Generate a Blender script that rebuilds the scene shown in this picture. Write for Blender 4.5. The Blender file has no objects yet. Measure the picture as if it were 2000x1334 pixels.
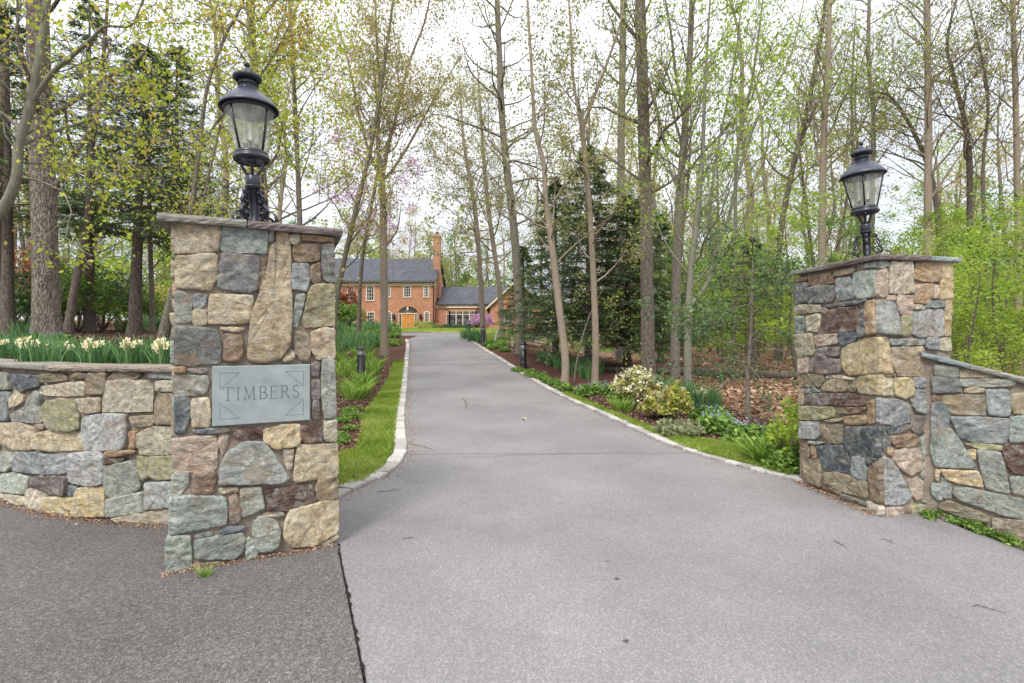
import bpy, math, random
import numpy as np
from mathutils import Vector, noise as mnoise

random.seed(7)
SC = bpy.context.scene
COL = SC.collection
F, EYE, HZ = 1000.0, 1.5, 658.0      # focal length in photo pixels, eye height, horizon row

# ------------------------------------------------------------------ helpers
def tag(o, label=None, cat=None, group=None, kind=None):
    if label: o['label'] = label
    if cat: o['category'] = cat
    if group: o['group'] = group
    if kind: o['kind'] = kind
    return o

def empty(name, loc, label, cat, group=None):
    o = bpy.data.objects.new(name, None)
    COL.objects.link(o)
    o.empty_display_size = 0.2
    o.location = loc
    return tag(o, label, cat, group)

def mk(name, verts, faces, mat, parent=None, smooth=False, loc=None, attrs=None, uv=None):
    """verts in world coordinates; origin goes to parent's location or loc"""
    v = np.asarray(verts, dtype=np.float64).reshape(-1, 3)
    if parent is not None:
        off = np.zeros(3); q = parent
        while q is not None:
            off += np.array(q.location); q = q.parent
    else:
        off = np.array(loc if loc is not None else (0, 0, 0), dtype=np.float64)
    me = bpy.data.meshes.new(name)
    if isinstance(faces, np.ndarray):
        n, k = faces.shape
        me.vertices.add(len(v)); me.loops.add(n * k); me.polygons.add(n)
        me.vertices.foreach_set('co', (v - off).astype(np.float32).ravel())
        me.loops.foreach_set('vertex_index', faces.astype(np.int32).ravel())
        me.polygons.foreach_set('loop_start', np.arange(0, n * k, k, dtype=np.int32))
        me.polygons.foreach_set('loop_total', np.full(n, k, dtype=np.int32))
        me.update(calc_edges=True)
    else:
        me.from_pydata([tuple(x) for x in (v - off)], [], faces)
    if smooth:
        me.polygons.foreach_set('use_smooth', np.ones(len(me.polygons), dtype=bool))
    if attrs:
        for an, ad in attrs.items():
            ad = np.asarray(ad, dtype=np.float32)
            if ad.ndim == 1:
                a = me.attributes.new(an, 'FLOAT', 'POINT'); a.data.foreach_set('value', ad)
            else:
                if ad.shape[1] == 3: ad = np.concatenate([ad, np.ones((len(ad), 1), np.float32)], 1)
                a = me.attributes.new(an, 'FLOAT_COLOR', 'POINT'); a.data.foreach_set('color', ad.ravel())
    if uv is not None:
        l = me.uv_layers.new(name='UVMap')
        idx = np.empty(len(me.loops), dtype=np.int32); me.loops.foreach_get('vertex_index', idx)
        l.data.foreach_set('uv', np.asarray(uv, dtype=np.float32)[idx].ravel())
    me.validate(); me.update()
    me.materials.append(mat)
    o = bpy.data.objects.new(name, me)
    COL.objects.link(o)
    if parent is not None: o.parent = parent
    else: o.location = off
    return o

def mkm(name, parts, parent):
    """one mesh out of (verts, faces, material, v) pieces"""
    parts = [p for p in parts if len(p[0])]
    if not parts: return None
    V = []; Fs = []; A = []; MI = []; o = 0; mats = []
    for v, f, m, a in parts:
        V.append(v); Fs.append(np.asarray(f)+o); o += len(v); A.append(np.full(len(v), .5) if a is None else a)
        if m not in mats: mats.append(m)
        MI.append(np.full(len(f), mats.index(m), dtype=np.int32))
    ob = mk(name, np.concatenate(V), np.concatenate(Fs), mats[0], parent, attrs={'v': np.concatenate(A)})
    for m in mats[1:]: ob.data.materials.append(m)
    MI = np.concatenate(MI)
    if len(MI) == len(ob.data.polygons): ob.data.polygons.foreach_set('material_index', MI)
    return ob

class MB:
    def __init__(s): s.v = []; s.f = []
    def add(s, v, f):
        b = len(s.v); s.v += [tuple(x) for x in v]; s.f += [tuple(i + b for i in g) for g in f]; return s
    def box(s, x0, x1, y0, y1, z0, z1):
        v = [(x0,y0,z0),(x1,y0,z0),(x1,y1,z0),(x0,y1,z0),(x0,y0,z1),(x1,y0,z1),(x1,y1,z1),(x0,y1,z1)]
        return s.add(v, [(0,3,2,1),(4,5,6,7),(0,1,5,4),(1,2,6,5),(2,3,7,6),(3,0,4,7)])
    def prism(s, poly, z0, z1):
        n = len(poly)
        v = [(x,y,z0) for x,y in poly] + [(x,y,z1) for x,y in poly]
        return s.add(v, [tuple(range(n-1,-1,-1)), tuple(range(n,2*n))] + [(i,(i+1)%n,n+(i+1)%n,n+i) for i in range(n)])
    def tube(s, pts, rad, n=8, flat=None, cap=True):
        pts = [Vector(p) for p in pts]; m = len(pts)
        if not hasattr(rad, '__len__'): rad = [rad]*m
        v = []; up = None
        for i, p in enumerate(pts):
            d = (pts[min(i+1,m-1)] - pts[max(i-1,0)]).normalized()
            if up is None:
                up = Vector((0,0,1)) if abs(d.z) < .9 else Vector((1,0,0))
                if flat is not None: up = Vector(flat)
            a = d.cross(up).normalized(); b = a.cross(d).normalized()
            if flat is None: up = b
            for k in range(n):
                t = 2*math.pi*k/n
                v.append(p + a*math.cos(t)*rad[i] + b*math.sin(t)*rad[i]*(1 if flat is None else 2.6))
        f = []
        for i in range(m-1):
            for k in range(n):
                f.append((i*n+k, i*n+(k+1)%n, (i+1)*n+(k+1)%n, (i+1)*n+k))
        if cap: f += [tuple(range(n-1,-1,-1)), tuple(range((m-1)*n, m*n))]
        return s.add(v, f)
    def lathe(s, prof, c=(0,0,0), n=32, wav=None):
        v = []; f = []
        for r, z in prof:
            for k in range(n):
                t = 2*math.pi*k/n
                rr = r if wav is None else r*(1 + wav[0]*math.cos(wav[1]*t))
                v.append((c[0]+rr*math.cos(t), c[1]+rr*math.sin(t), c[2]+z))
        for i in range(len(prof)-1):
            for k in range(n):
                f.append((i*n+k, i*n+(k+1)%n, (i+1)*n+(k+1)%n, (i+1)*n+k))
        return s.add(v, f)
    def build(s, name, mat, parent=None, smooth=False, loc=None, rot=None):
        v = s.v
        if rot is not None: v = [rot(p) for p in v]
        return mk(name, v, s.f, mat, parent, smooth, loc)

# ------------------------------------------------------------------ materials
def M(name, rough=.8, spec=.3):
    m = bpy.data.materials.new(name); m.use_nodes = True
    nt = m.node_tree; b = nt.nodes['Principled BSDF']
    b.inputs['Roughness'].default_value = rough
    b.inputs['Specular IOR Level'].default_value = spec
    return m, nt, b
def N(nt, typ, **kw):
    n = nt.nodes.new(typ)
    for k, v in kw.items():
        if k in ('operation','blend_type','data_type','feature','distance','attribute_name','noise_dimensions','noise_type','vector_type','interpolation_type','clamp','sky_type'):
            setattr(n, k, v)
        else: n.inputs[k].default_value = v
    return n
def L(nt, a, b): nt.links.new(a, b)
def ramp(nt, src, stops, interp='LINEAR'):
    r = nt.nodes.new('ShaderNodeValToRGB'); r.color_ramp.interpolation = interp
    e = r.color_ramp.elements
    while len(e) < len(stops): e.new(.5)
    for i, (p, c) in enumerate(stops):
        e[i].position = p
        e[i].color = (c[0],c[1],c[2],1) if hasattr(c,'__len__') else (c,c,c,1)
    L(nt, src, r.inputs[0]); return r.outputs['Color']
def mixc(nt, fac, a, b, mode='MIX'):
    m = nt.nodes.new('ShaderNodeMix'); m.data_type = 'RGBA'; m.blend_type = mode
    for sock, val in ((m.inputs[0], fac), (m.inputs[6], a), (m.inputs[7], b)):
        if hasattr(val, 'is_linked'): L(nt, val, sock)
        elif hasattr(val, '__len__'): sock.default_value = (val[0],val[1],val[2],1)
        else: sock.default_value = val
    return m.outputs[2]
def coords(nt, kind='Object', scale=(1,1,1)):
    t = nt.nodes.new('ShaderNodeTexCoord'); mp = nt.nodes.new('ShaderNodeMapping')
    mp.inputs['Scale'].default_value = scale
    L(nt, t.outputs[kind], mp.inputs[0]); return mp.outputs[0]
def noise_(nt, vec, scale, detail=4, rough=.55, dist=0):
    n = nt.nodes.new('ShaderNodeTexNoise')
    n.inputs['Scale'].default_value = scale; n.inputs['Detail'].default_value = detail
    n.inputs['Roughness'].default_value = rough; n.inputs['Distortion'].default_value = dist
    if vec is not None: L(nt, vec, n.inputs['Vector'])
    return n.outputs['Fac']
def bump(nt, h, b, strength=.5, dist=.01, normal=None):
    n = nt.nodes.new('ShaderNodeBump'); n.inputs['Strength'].default_value = strength; n.inputs['Distance'].default_value = dist
    L(nt, h, n.inputs['Height'])
    if normal is not None: L(nt, normal, n.inputs['Normal'])
    if b is not None: L(nt, n.outputs[0], b.inputs['Normal'])
    return n.outputs[0]
def simple(name, col, rough=.6, spec=.3, metal=0, var=.12, scale=8, bmp=.15, bd=.01):
    m, nt, b = M(name, rough, spec); b.inputs['Metallic'].default_value = metal
    v = coords(nt)
    n = noise_(nt, v, scale, 5)
    c = ramp(nt, n, [(.25, tuple(x*(1-var) for x in col)), (.75, tuple(min(1,x*(1+var)) for x in col))])
    L(nt, c, b.inputs['Base Color'])
    if bmp: bump(nt, noise_(nt, v, scale*4, 4), b, bmp, bd)
    return m

def leaf_mat(name, stops, trans=.35, rough=.55):
    m = bpy.data.materials.new(name); m.use_nodes = True; nt = m.node_tree
    b = nt.nodes['Principled BSDF']; b.inputs['Roughness'].default_value = rough
    b.inputs['Specular IOR Level'].default_value = .25
    a = N(nt, 'ShaderNodeAttribute', attribute_name='v')
    c = ramp(nt, a.outputs['Fac'], stops)
    t = nt.nodes.new('ShaderNodeBsdfTranslucent'); mx = nt.nodes.new('ShaderNodeMixShader')
    mx.inputs[0].default_value = trans
    L(nt, c, b.inputs['Base Color']); L(nt, c, t.inputs['Color'])
    L(nt, b.outputs[0], mx.inputs[1]); L(nt, t.outputs[0], mx.inputs[2])
    L(nt, mx.outputs[0], nt.nodes['Material Output'].inputs['Surface'])
    return m

def bark_mat(name, c0, c1, c2, sc=1.0, strength=.7, moss=None):
    m, nt, b = M(name, .9, .15)
    v = coords(nt, 'Object', (9*sc, 9*sc, 2.0*sc))
    n0 = noise_(nt, v, 3.2, 8, .72, 1.1)
    vo = nt.nodes.new('ShaderNodeTexVoronoi'); vo.feature = 'DISTANCE_TO_EDGE'; vo.inputs['Scale'].default_value = 2.6
    wv = nt.nodes.new('ShaderNodeVectorMath'); wv.operation = 'ADD'; nn_ = nt.nodes.new('ShaderNodeTexNoise'); nn_.inputs['Scale'].default_value = 2.5; L(nt, v, nn_.inputs['Vector']); L(nt, v, wv.inputs[0]); L(nt, nn_.outputs['Color'], wv.inputs[1]); L(nt, wv.outputs[0], vo.inputs['Vector'])
    n = mixc(nt, .45 if strength > .5 else .12, n0, ramp(nt, vo.outputs['Distance'], [(0,.1),(.16,.75)]))
    col = ramp(nt, n, [(.3, c0), (.5, c1), (.72, c2)])
    big = noise_(nt, coords(nt, 'Object', (1,1,.5)), 1.3, 3)
    col = mixc(nt, ramp(nt, big, [(.4, 0.), (.65, .45)]), col, moss or tuple(x*.75 for x in c1))
    L(nt, col, b.inputs['Base Color'])
    bump(nt, n, b, strength, .03)
    return m

MAT = {}
# masonry stone: two colour attributes per stone, grain laid along each stone's own UV
def stone_mat():
    m, nt, b = M('fieldstone', .85, .25)
    c1 = N(nt, 'ShaderNodeAttribute', attribute_name='c1').outputs['Color']
    c2 = N(nt, 'ShaderNodeAttribute', attribute_name='c2').outputs['Color']
    uvn = nt.nodes.new('ShaderNodeUVMap')
    mp = nt.nodes.new('ShaderNodeMapping'); mp.inputs['Scale'].default_value = (8, 19, 1); L(nt, uvn.outputs[0], mp.inputs[0])
    grain = noise_(nt, mp.outputs[0], 1.7, 8, .72, .45)
    blot = noise_(nt, uvn.outputs[0], 7, 6, .62, .5)
    fine = noise_(nt, uvn.outputs[0], 95, 5, .7)
    mid = noise_(nt, uvn.outputs[0], 24, 5, .7, .4)
    col = mixc(nt, ramp(nt, blot, [(.38, 0.), (.62, 1.)]), c1, c2)
    col = mixc(nt, 1.0, col, ramp(nt, grain, [(.27, .34), (.42, .80), (.57, 1.02), (.74, 1.5)]), 'MULTIPLY')
    col = mixc(nt, 1.0, col, ramp(nt, fine, [(.25, .62), (.5, 1.), (.78, 1.42)]), 'MULTIPLY')
    col = mixc(nt, 1.0, col, ramp(nt, mid, [(.28, .48), (.47, .96), (.70, 1.42)]), 'MULTIPLY')
    third = noise_(nt, uvn.outputs[0], 11, 6, .7, .8)
    col = mixc(nt, ramp(nt, third, [(.50, 0.), (.62, .55)]), col, (.34,.335,.30))
    col = mixc(nt, ramp(nt, noise_(nt, uvn.outputs[0], 3.1, 6, .75), [(.53, 0.), (.66, .6)]), col, (.25,.165,.09))
    crk = nt.nodes.new('ShaderNodeTexVoronoi'); crk.feature = 'DISTANCE_TO_EDGE'; crk.inputs['Scale'].default_value = .8; L(nt, mp.outputs[0], crk.inputs['Vector'])
    col = mixc(nt, ramp(nt, crk.outputs['Distance'], [(0., .28), (.025, 0.)]), col, (.09,.075,.06))
    L(nt, col, b.inputs['Base Color'])
    n1 = bump(nt, grain, None, 1., .02)
    n2 = bump(nt, mid, None, .9, .011, n1)
    bump(nt, fine, b, .6, .004, n2)
    return m
MAT['stone'] = stone_mat()
def mortar_mat():
    m, nt, b = M('mortar', .95, .1)
    v = coords(nt)
    n = noise_(nt, v, 6, 5); f = noise_(nt, v, 60, 5, .7)
    col = ramp(nt, n, [(.3, (.19,.155,.12)), (.6, (.28,.235,.19)), (.8, (.37,.325,.275))])
    col = mixc(nt, 1., col, ramp(nt, f, [(.3,.75),(.7,1.15)]), 'MULTIPLY')
    L(nt, col, b.inputs['Base Color'])
    n1 = bump(nt, noise_(nt, v, 14, 4), None, .8, .02); bump(nt, f, b, .5, .004, n1)
    return m
MAT['mortar'] = mortar_mat()
def slab_mat(name, c):
    m, nt, b = M(name, .8, .3)
    v = coords(nt); vs = coords(nt, 'Object', (3,3,40))
    n = noise_(nt, v, 5, 6, .6); g = noise_(nt, vs, 2, 5, .65); f = noise_(nt, v, 70, 4, .7)
    col = ramp(nt, n, [(.3, tuple(x*.7 for x in c)), (.55, c), (.8, tuple(x*1.35 for x in c))])
    col = mixc(nt, 1., col, ramp(nt, g, [(.3,.7),(.7,1.25)]), 'MULTIPLY')
    col = mixc(nt, 1., col, ramp(nt, f, [(.3,.8),(.7,1.2)]), 'MULTIPLY')
    L(nt, col, b.inputs['Base Color'])
    n1 = bump(nt, g, None, .7, .01); bump(nt, f, b, .4, .003, n1)
    return m
MAT['slab_grey'] = slab_mat('slab_grey', (.23,.22,.19))
MAT['slab_purple'] = slab_mat('slab_purple', (.165,.135,.125))
MAT['slab_brown'] = slab_mat('slab_brown', (.25,.205,.165))
MAT['slab_blue'] = slab_mat('slab_blue', (.23,.27,.27))
MAT['plaque'] = simple('plaque_stone', (.27,.305,.305), .75, .3, 0, .17, 9, .35, .003)
MAT['groove_shade'] = simple('groove_shade', (.14,.155,.16), .9, .1, 0, .2, 30, .2, .002)  # plaque stone darkened, standing in for the shade inside cut grooves

def asphalt(name, c, spk, sc, bs):
    m, nt, b = M(name, .85, .25)
    v = coords(nt)
    fine = noise_(nt, v, 150*sc, 3, .8); mid = noise_(nt, v, 38*sc, 4, .7); big = noise_(nt, v, .55, 5, .6)
    vor = nt.nodes.new('ShaderNodeTexVoronoi'); vor.inputs['Scale'].default_value = 95*sc; L(nt, v, vor.inputs['Vector'])
    col = ramp(nt, big, [(.3, tuple(x*.78 for x in c)), (.7, tuple(x*1.16 for x in c))])
    col = mixc(nt, 1., col, ramp(nt, fine, [(.3, 1-spk), (.5, 1.), (.7, 1+spk)]), 'MULTIPLY')
    col = mixc(nt, 1., col, ramp(nt, mid, [(.3, 1-spk*.45), (.7, 1+spk*.45)]), 'MULTIPLY')
    col = mixc(nt, 1., col, ramp(nt, vor.outputs['Color'], [(.1, 1-spk*.6), (.6, 1.), (.95, 1+spk*1.5)]), 'MULTIPLY')
    return m, nt, b, v, col, vor, fine
m, nt, b, v, col, vor, fine = asphalt('driveway_asphalt', (.205,.196,.195), .26, 1.3, .3)
# worn joint lines across the drive, patches and a few oil spots: marks with a shape of their own
sep = nt.nodes.new('ShaderNodeSeparateXYZ'); L(nt, v, sep.inputs[0])
wob = noise_(nt, v, 1.2, 5, .7)
def line_at(y0, k, w):
    # mask of |y - y0 - k x - wobble| < w
    a = N(nt, 'ShaderNodeMath', operation='MULTIPLY_ADD'); L(nt, sep.outputs[0], a.inputs[0]); a.inputs[1].default_value = k; a.inputs[2].default_value = y0
    s = N(nt, 'ShaderNodeMath', operation='SUBTRACT'); L(nt, sep.outputs[1], s.inputs[0]); L(nt, a.outputs[0], s.inputs[1])
    w2 = N(nt, 'ShaderNodeMath', operation='MULTIPLY_ADD'); L(nt, wob, w2.inputs[0]); w2.inputs[1].default_value = .12; w2.inputs[2].default_value = -.06
    s2 = N(nt, 'ShaderNodeMath', operation='ADD'); L(nt, s.outputs[0], s2.inputs[0]); L(nt, w2.outputs[0], s2.inputs[1])
    ab = N(nt, 'ShaderNodeMath', operation='ABSOLUTE'); L(nt, s2.outputs[0], ab.inputs[0])
    return ramp(nt, ab.outputs[0], [(0, 1.), (w, 0.)])
def line_l(y0, k, w, amt, col): return mixc(nt, mixc(nt, 1., line_at(y0, k, w), (amt, amt, amt), 'MULTIPLY'), col, (.035,.033,.032))
col = line_l(6.55, .02, .022, .8, col)
col = line_l(19.2, .1, .09, .7, col); col = line_l(20.6, .1, .06, .5, col)
st = noise_(nt, v, 1.7, 4, .6)
col = mixc(nt, ramp(nt, st, [(.62, 0.), (.75, .25)]), col, (.10,.095,.09))
def spot(px_, py_, r):
    global col
    d = N(nt, 'ShaderNodeVectorMath', operation='DISTANCE'); cb = nt.nodes.new('ShaderNodeCombineXYZ')
    L(nt, sep.outputs[0], cb.inputs[0]); L(nt, sep.outputs[1], cb.inputs[1]); L(nt, cb.outputs[0], d.inputs[0])
    dd = EYE/((py_-HZ)/F); d.inputs[1].default_value = ((px_-1000)/F*dd, dd, 0)
    a = N(nt, 'ShaderNodeMath', operation='MULTIPLY_ADD'); L(nt, noise_(nt, v, 25, 3), a.inputs[0]); a.inputs[1].default_value = r*1.2; L(nt, d.outputs['Value'], a.inputs[2])
    col = mixc(nt, ramp(nt, a.outputs[0], [(r*1.15, .85), (r*1.6, 0.)]), col, (.035,.033,.035))
spot(1222, 1254, .022); spot(1205, 1132, .02); spot(1187, 1098, .014)
L(nt, col, b.inputs['Base Color'])
n1 = bump(nt, fine, None, .35, .004); bump(nt, vor.outputs['Distance'], b, .35, .004, n1)
MAT['drive'] = m
m, nt, b, v, col, vor, fine = asphalt('road_asphalt', (.152,.139,.132), .55, 1.2, .5)
L(nt, col, b.inputs['Base Color']); n1 = bump(nt, fine, None, .7, .008); bump(nt, vor.outputs['Distance'], b, .7, .01, n1)
MAT['road'] = m
MAT['crack'] = simple('crack', (.02,.018,.017), .95, .1)
m, nt, b = M('kerb_stone', .85, .25)
v = coords(nt); a = N(nt, 'ShaderNodeAttribute', attribute_name='v')
col = ramp(nt, a.outputs['Fac'], [(0, (.29,.275,.255)), (.5, (.40,.38,.355)), (1, (.50,.47,.44))])
col = mixc(nt, 1., col, ramp(nt, noise_(nt, v, 22, 6, .7), [(.3,.7),(.7,1.2)]), 'MULTIPLY')
L(nt, col, b.inputs['Base Color']); bump(nt, noise_(nt, v, 40, 5), b, .5, .008)
MAT['kerb'] = m
MAT['joint'] = simple('kerb_joint', (.12,.10,.08), .95, .1, 0, .3, 20)

# ground: leaf litter in the woods, shredded mulch in the beds, lawn by mask attributes
m, nt, b = M('ground', .95, .1)
v = coords(nt)
vo = nt.nodes.new('ShaderNodeTexVoronoi'); vo.inputs['Scale'].default_value = 14; L(nt, v, vo.inputs['Vector'])
lit = ramp(nt, vo.outputs['Color'], [(0, (.13,.075,.045)), (.4, (.25,.15,.095)), (.7, (.35,.22,.145)), (1, (.46,.32,.22))])
lit = mixc(nt, 1., lit, ramp(nt, noise_(nt, v, 3, 6, .6), [(.3,.55),(.7,1.15)]), 'MULTIPLY')
mul = ramp(nt, noise_(nt, coords(nt, 'Object', (1,1,1)), 34, 6, .75, .8), [(.3, (.028,.014,.010)), (.55, (.10,.05,.036)), (.75, (.20,.115,.08))])
grs = ramp(nt, noise_(nt, v, 9, 6, .7), [(.3, (.11,.17,.03)), (.7, (.24,.34,.06))])
wm = N(nt, 'ShaderNodeAttribute', attribute_name='wm'); wg = N(nt, 'ShaderNodeAttribute', attribute_name='wg')
col = mixc(nt, wm.outputs['Fac'], lit, mul); col = mixc(nt, wg.outputs['Fac'], col, grs)
L(nt, col, b.inputs['Base Color'])
n1 = bump(nt, noise_(nt, v, 30, 5, .7), None, .9, .02); bump(nt, vo.outputs['Distance'], b, .5, .02, n1)
MAT['ground'] = m

def brick_mat():
    m, nt, b = M('brick', .9, .15)
    t = nt.nodes.new('ShaderNodeTexCoord'); sp = nt.nodes.new('ShaderNodeSeparateXYZ'); L(nt, t.outputs['Object'], sp.inputs[0])
    cb = nt.nodes.new('ShaderNodeCombineXYZ')
    ad = N(nt, 'ShaderNodeMath', operation='ADD'); L(nt, sp.outputs[0], ad.inputs[0]); L(nt, sp.outputs[1], ad.inputs[1])
    L(nt, ad.outputs[0], cb.inputs[0]); L(nt, sp.outputs[2], cb.inputs[1])
    br = nt.nodes.new('ShaderNodeTexBrick'); L(nt, cb.outputs[0], br.inputs['Vector'])
    br.inputs['Scale'].default_value = 1; br.inputs['Brick Width'].default_value = .23; br.inputs['Row Height'].default_value = .085
    br.inputs['Mortar Size'].default_value = .010; br.inputs['Bias'].default_value = -.1
    br.inputs['Color1'].default_value = (.36,.122,.052,1); br.inputs['Color2'].default_value = (.50,.215,.095,1); br.inputs['Mortar'].default_value = (.48,.38,.31,1)
    col = mixc(nt, 1., br.outputs['Color'], ramp(nt, noise_(nt, t.outputs['Object'], 1.3, 6, .7), [(.3,.78),(.7,1.15)]), 'MULTIPLY')
    L(nt, col, b.inputs['Base Color']); bump(nt, br.outputs['Fac'], b, .4, .01)
    return m
MAT['brick'] = brick_mat()
m, nt, b = M('roof_slate', .6, .3)
t = nt.nodes.new('ShaderNodeTexCoord'); br = nt.nodes.new('ShaderNodeTexBrick')
L(nt, t.outputs['Object'], br.inputs['Vector']); br.inputs['Scale'].default_value = 1
br.inputs['Brick Width'].default_value = .35; br.inputs['Row Height'].default_value = .2; br.inputs['Mortar Size'].default_value = .012
br.inputs['Color1'].default_value = (.036,.040,.052,1); br.inputs['Color2'].default_value = (.072,.078,.096,1); br.inputs['Mortar'].default_value = (.02,.02,.025,1)
col = mixc(nt, 1., br.outputs['Color'], ramp(nt, noise_(nt, t.outputs['Object'], .8, 5), [(.3,.8),(.7,1.25)]), 'MULTIPLY')
L(nt, col, b.inputs['Base Color']); MAT['slate'] = m
MAT['trim'] = simple('cream_trim', (.60,.50,.38), .6, .3, 0, .08, 5)
MAT['white'] = simple('white_paint', (.74,.70,.62), .5, .4, 0, .05, 5)
m, nt, b = M('window_glass', .06, .8)
L(nt, ramp(nt, noise_(nt, coords(nt), 1.8, 4), [(.4, (.02,.022,.025)), (.65, (.13,.14,.15))]), b.inputs['Base Color']); MAT['pane'] = m
MAT['dark_pane'] = simple('dark_window_glass', (.02,.022,.022), .15, .5)
MAT['door'] = simple('oak_door', (.50,.235,.06), .45, .4, 0, .2, 6)
MAT['iron'] = simple('painted_iron', (.012,.015,.025), .34, .5, 0, .25, 25, .25, .003)
m, nt, b = M('hood_paint', .42, .5)
v = coords(nt)
L(nt, ramp(nt, noise_(nt, v, 14, 6, .7), [(.3, (.015,.020,.036)), (.6, (.030,.038,.062)), (.8, (.085,.09,.105))]), b.inputs['Base Color'])
bump(nt, noise_(nt, v, 60, 4), b, .15, .002)
MAT['hood'] = m
# dusty lantern glass
m = bpy.data.materials.new('lantern_glass'); m.use_nodes = True; nt = m.node_tree
b = nt.nodes['Principled BSDF']; b.inputs['Base Color'].default_value = (.55,.58,.52,1); b.inputs['Roughness'].default_value = .3
tr = nt.nodes.new('ShaderNodeBsdfTransparent'); tr.inputs[0].default_value = (.93,.95,.92,1)
mx = nt.nodes.new('ShaderNodeMixShader')
v = coords(nt)
L(nt, ramp(nt, noise_(nt, coords(nt,'Object',(1,1,.35)), 16, 6, .7), [(.35,.22),(.7,.5)]), mx.inputs[0])
L(nt, tr.outputs[0], mx.inputs[1]); L(nt, b.outputs[0], mx.inputs[2]); L(nt, mx.outputs[0], nt.nodes['Material Output'].inputs['Surface'])
MAT['lglass'] = m
MAT['candle'] = simple('candle_sleeve', (.75,.74,.66), .5, .3, 0, .05, 5, 0)
MAT['bollard'] = simple('bollard_black', (.012,.013,.018), .4, .5, 0, .2, 12)
MAT['metal'] = simple('brushed_metal', (.45,.45,.45), .35, .5, .6, .1, 10)
MAT['greypipe'] = simple('weathered_pipe', (.45,.44,.40), .7, .3)

MAT['bark_oak'] = bark_mat('bark_oak', (.05,.04,.032), (.20,.165,.135), (.36,.31,.265), 1.25, 1.0)
MAT['bark_grey'] = bark_mat('bark_grey', (.08,.065,.05), (.19,.165,.135), (.30,.27,.22), 1.3, .6, (.15,.155,.10))
MAT['bark_beige'] = bark_mat('bark_beige', (.16,.125,.095), (.29,.235,.18), (.38,.32,.255), 1.2, .35, (.20,.17,.12))
MAT['bark_dark'] = bark_mat('bark_dark', (.05,.041,.034), (.145,.12,.098), (.25,.212,.178), 1.2, .7)
MAT['bark_maple'] = bark_mat('bark_maple', (.09,.085,.065), (.20,.19,.15), (.33,.32,.27), 1.6, .35, (.13,.15,.08))
MAT['l_maple'] = leaf_mat('maple_leaves', [(0,(.26,.36,.035)),(.45,(.43,.52,.06)),(.75,(.54,.49,.09)),(1,(.58,.36,.12))], .5)
MAT['l_olive'] = leaf_mat('olive_leaves', [(0,(.25,.29,.07)),(.45,(.41,.42,.11)),(.75,(.49,.40,.14)),(1,(.48,.30,.16))], .4)
MAT['l_lime'] = leaf_mat('lime_leaves', [(0,(.19,.31,.03)),(.5,(.33,.47,.055)),(1,(.48,.58,.11))], .5)
MAT['l_spring'] = leaf_mat('spring_leaves', [(0,(.22,.25,.08)),(.5,(.34,.36,.12)),(1,(.44,.42,.18))], .45)
MAT['l_hem'] = leaf_mat('hemlock_needles', [(0,(.04,.078,.038)),(.5,(.09,.15,.06)),(.8,(.15,.23,.075)),(1,(.22,.28,.08))], .3)
MAT['l_shrub'] = leaf_mat('shrub_leaves', [(0,(.06,.13,.03)),(.5,(.16,.28,.05)),(1,(.30,.42,.09))], .3)
MAT['l_dark'] = leaf_mat('evergreen_leaves', [(0,(.035,.07,.03)),(.6,(.08,.15,.05)),(1,(.16,.25,.08))], .15)
MAT['l_yellow'] = leaf_mat('yellow_green_leaves', [(0,(.20,.26,.04)),(.5,(.42,.45,.09)),(.85,(.60,.55,.18)),(1,(.50,.22,.06))], .35)
MAT['l_cream'] = leaf_mat('cream_blossom', [(0,(.60,.55,.32)),(1,(.80,.77,.60))], .3)
MAT['l_varieg'] = leaf_mat('variegated_leaves', [(0,(.13,.17,.07)),(.5,(.33,.36,.18)),(1,(.60,.60,.38))], .3)
MAT['l_pink'] = leaf_mat('redbud_blossom', [(0,(.42,.20,.36)),(1,(.62,.42,.58))], .4)
MAT['l_red'] = leaf_mat('red_maple_leaves', [(0,(.13,.03,.02)),(.6,(.28,.07,.035)),(1,(.42,.16,.06))], .4)
MAT['l_blue'] = leaf_mat('blue_blossom', [(0,(.20,.27,.42)),(1,(.36,.43,.60))], .2)
MAT['blade'] = leaf_mat('lily_blades', [(0,(.09,.18,.02)),(.5,(.21,.35,.05)),(1,(.36,.50,.10))], .3)
MAT['daff'] = leaf_mat('daffodil_blades', [(0,(.05,.14,.05)),(.5,(.12,.25,.09)),(1,(.23,.38,.14))], .25)
MAT['grass'] = leaf_mat('grass_blades', [(0,(.12,.20,.025)),(.45,(.27,.38,.055)),(.8,(.42,.52,.11)),(1,(.56,.52,.26))], .4)
MAT['litter'] = leaf_mat('fallen_leaf', [(0,(.14,.07,.04)),(.4,(.28,.155,.095)),(.75,(.41,.26,.17)),(1,(.54,.41,.30))], .1, .8)
MAT['chips'] = leaf_mat('mulch_chip', [(0,(.04,.022,.016)),(.5,(.12,.068,.048)),(.85,(.23,.145,.105)),(1,(.46,.36,.27))], .0, .9)
MAT['petal'] = leaf_mat('daffodil_petal', [(0,(.72,.66,.45)),(1,(.86,.84,.68))], .3)
MAT['cup'] = leaf_mat('daffodil_cup', [(0,(.78,.56,.18)),(1,(.84,.72,.42))], .2)

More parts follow.
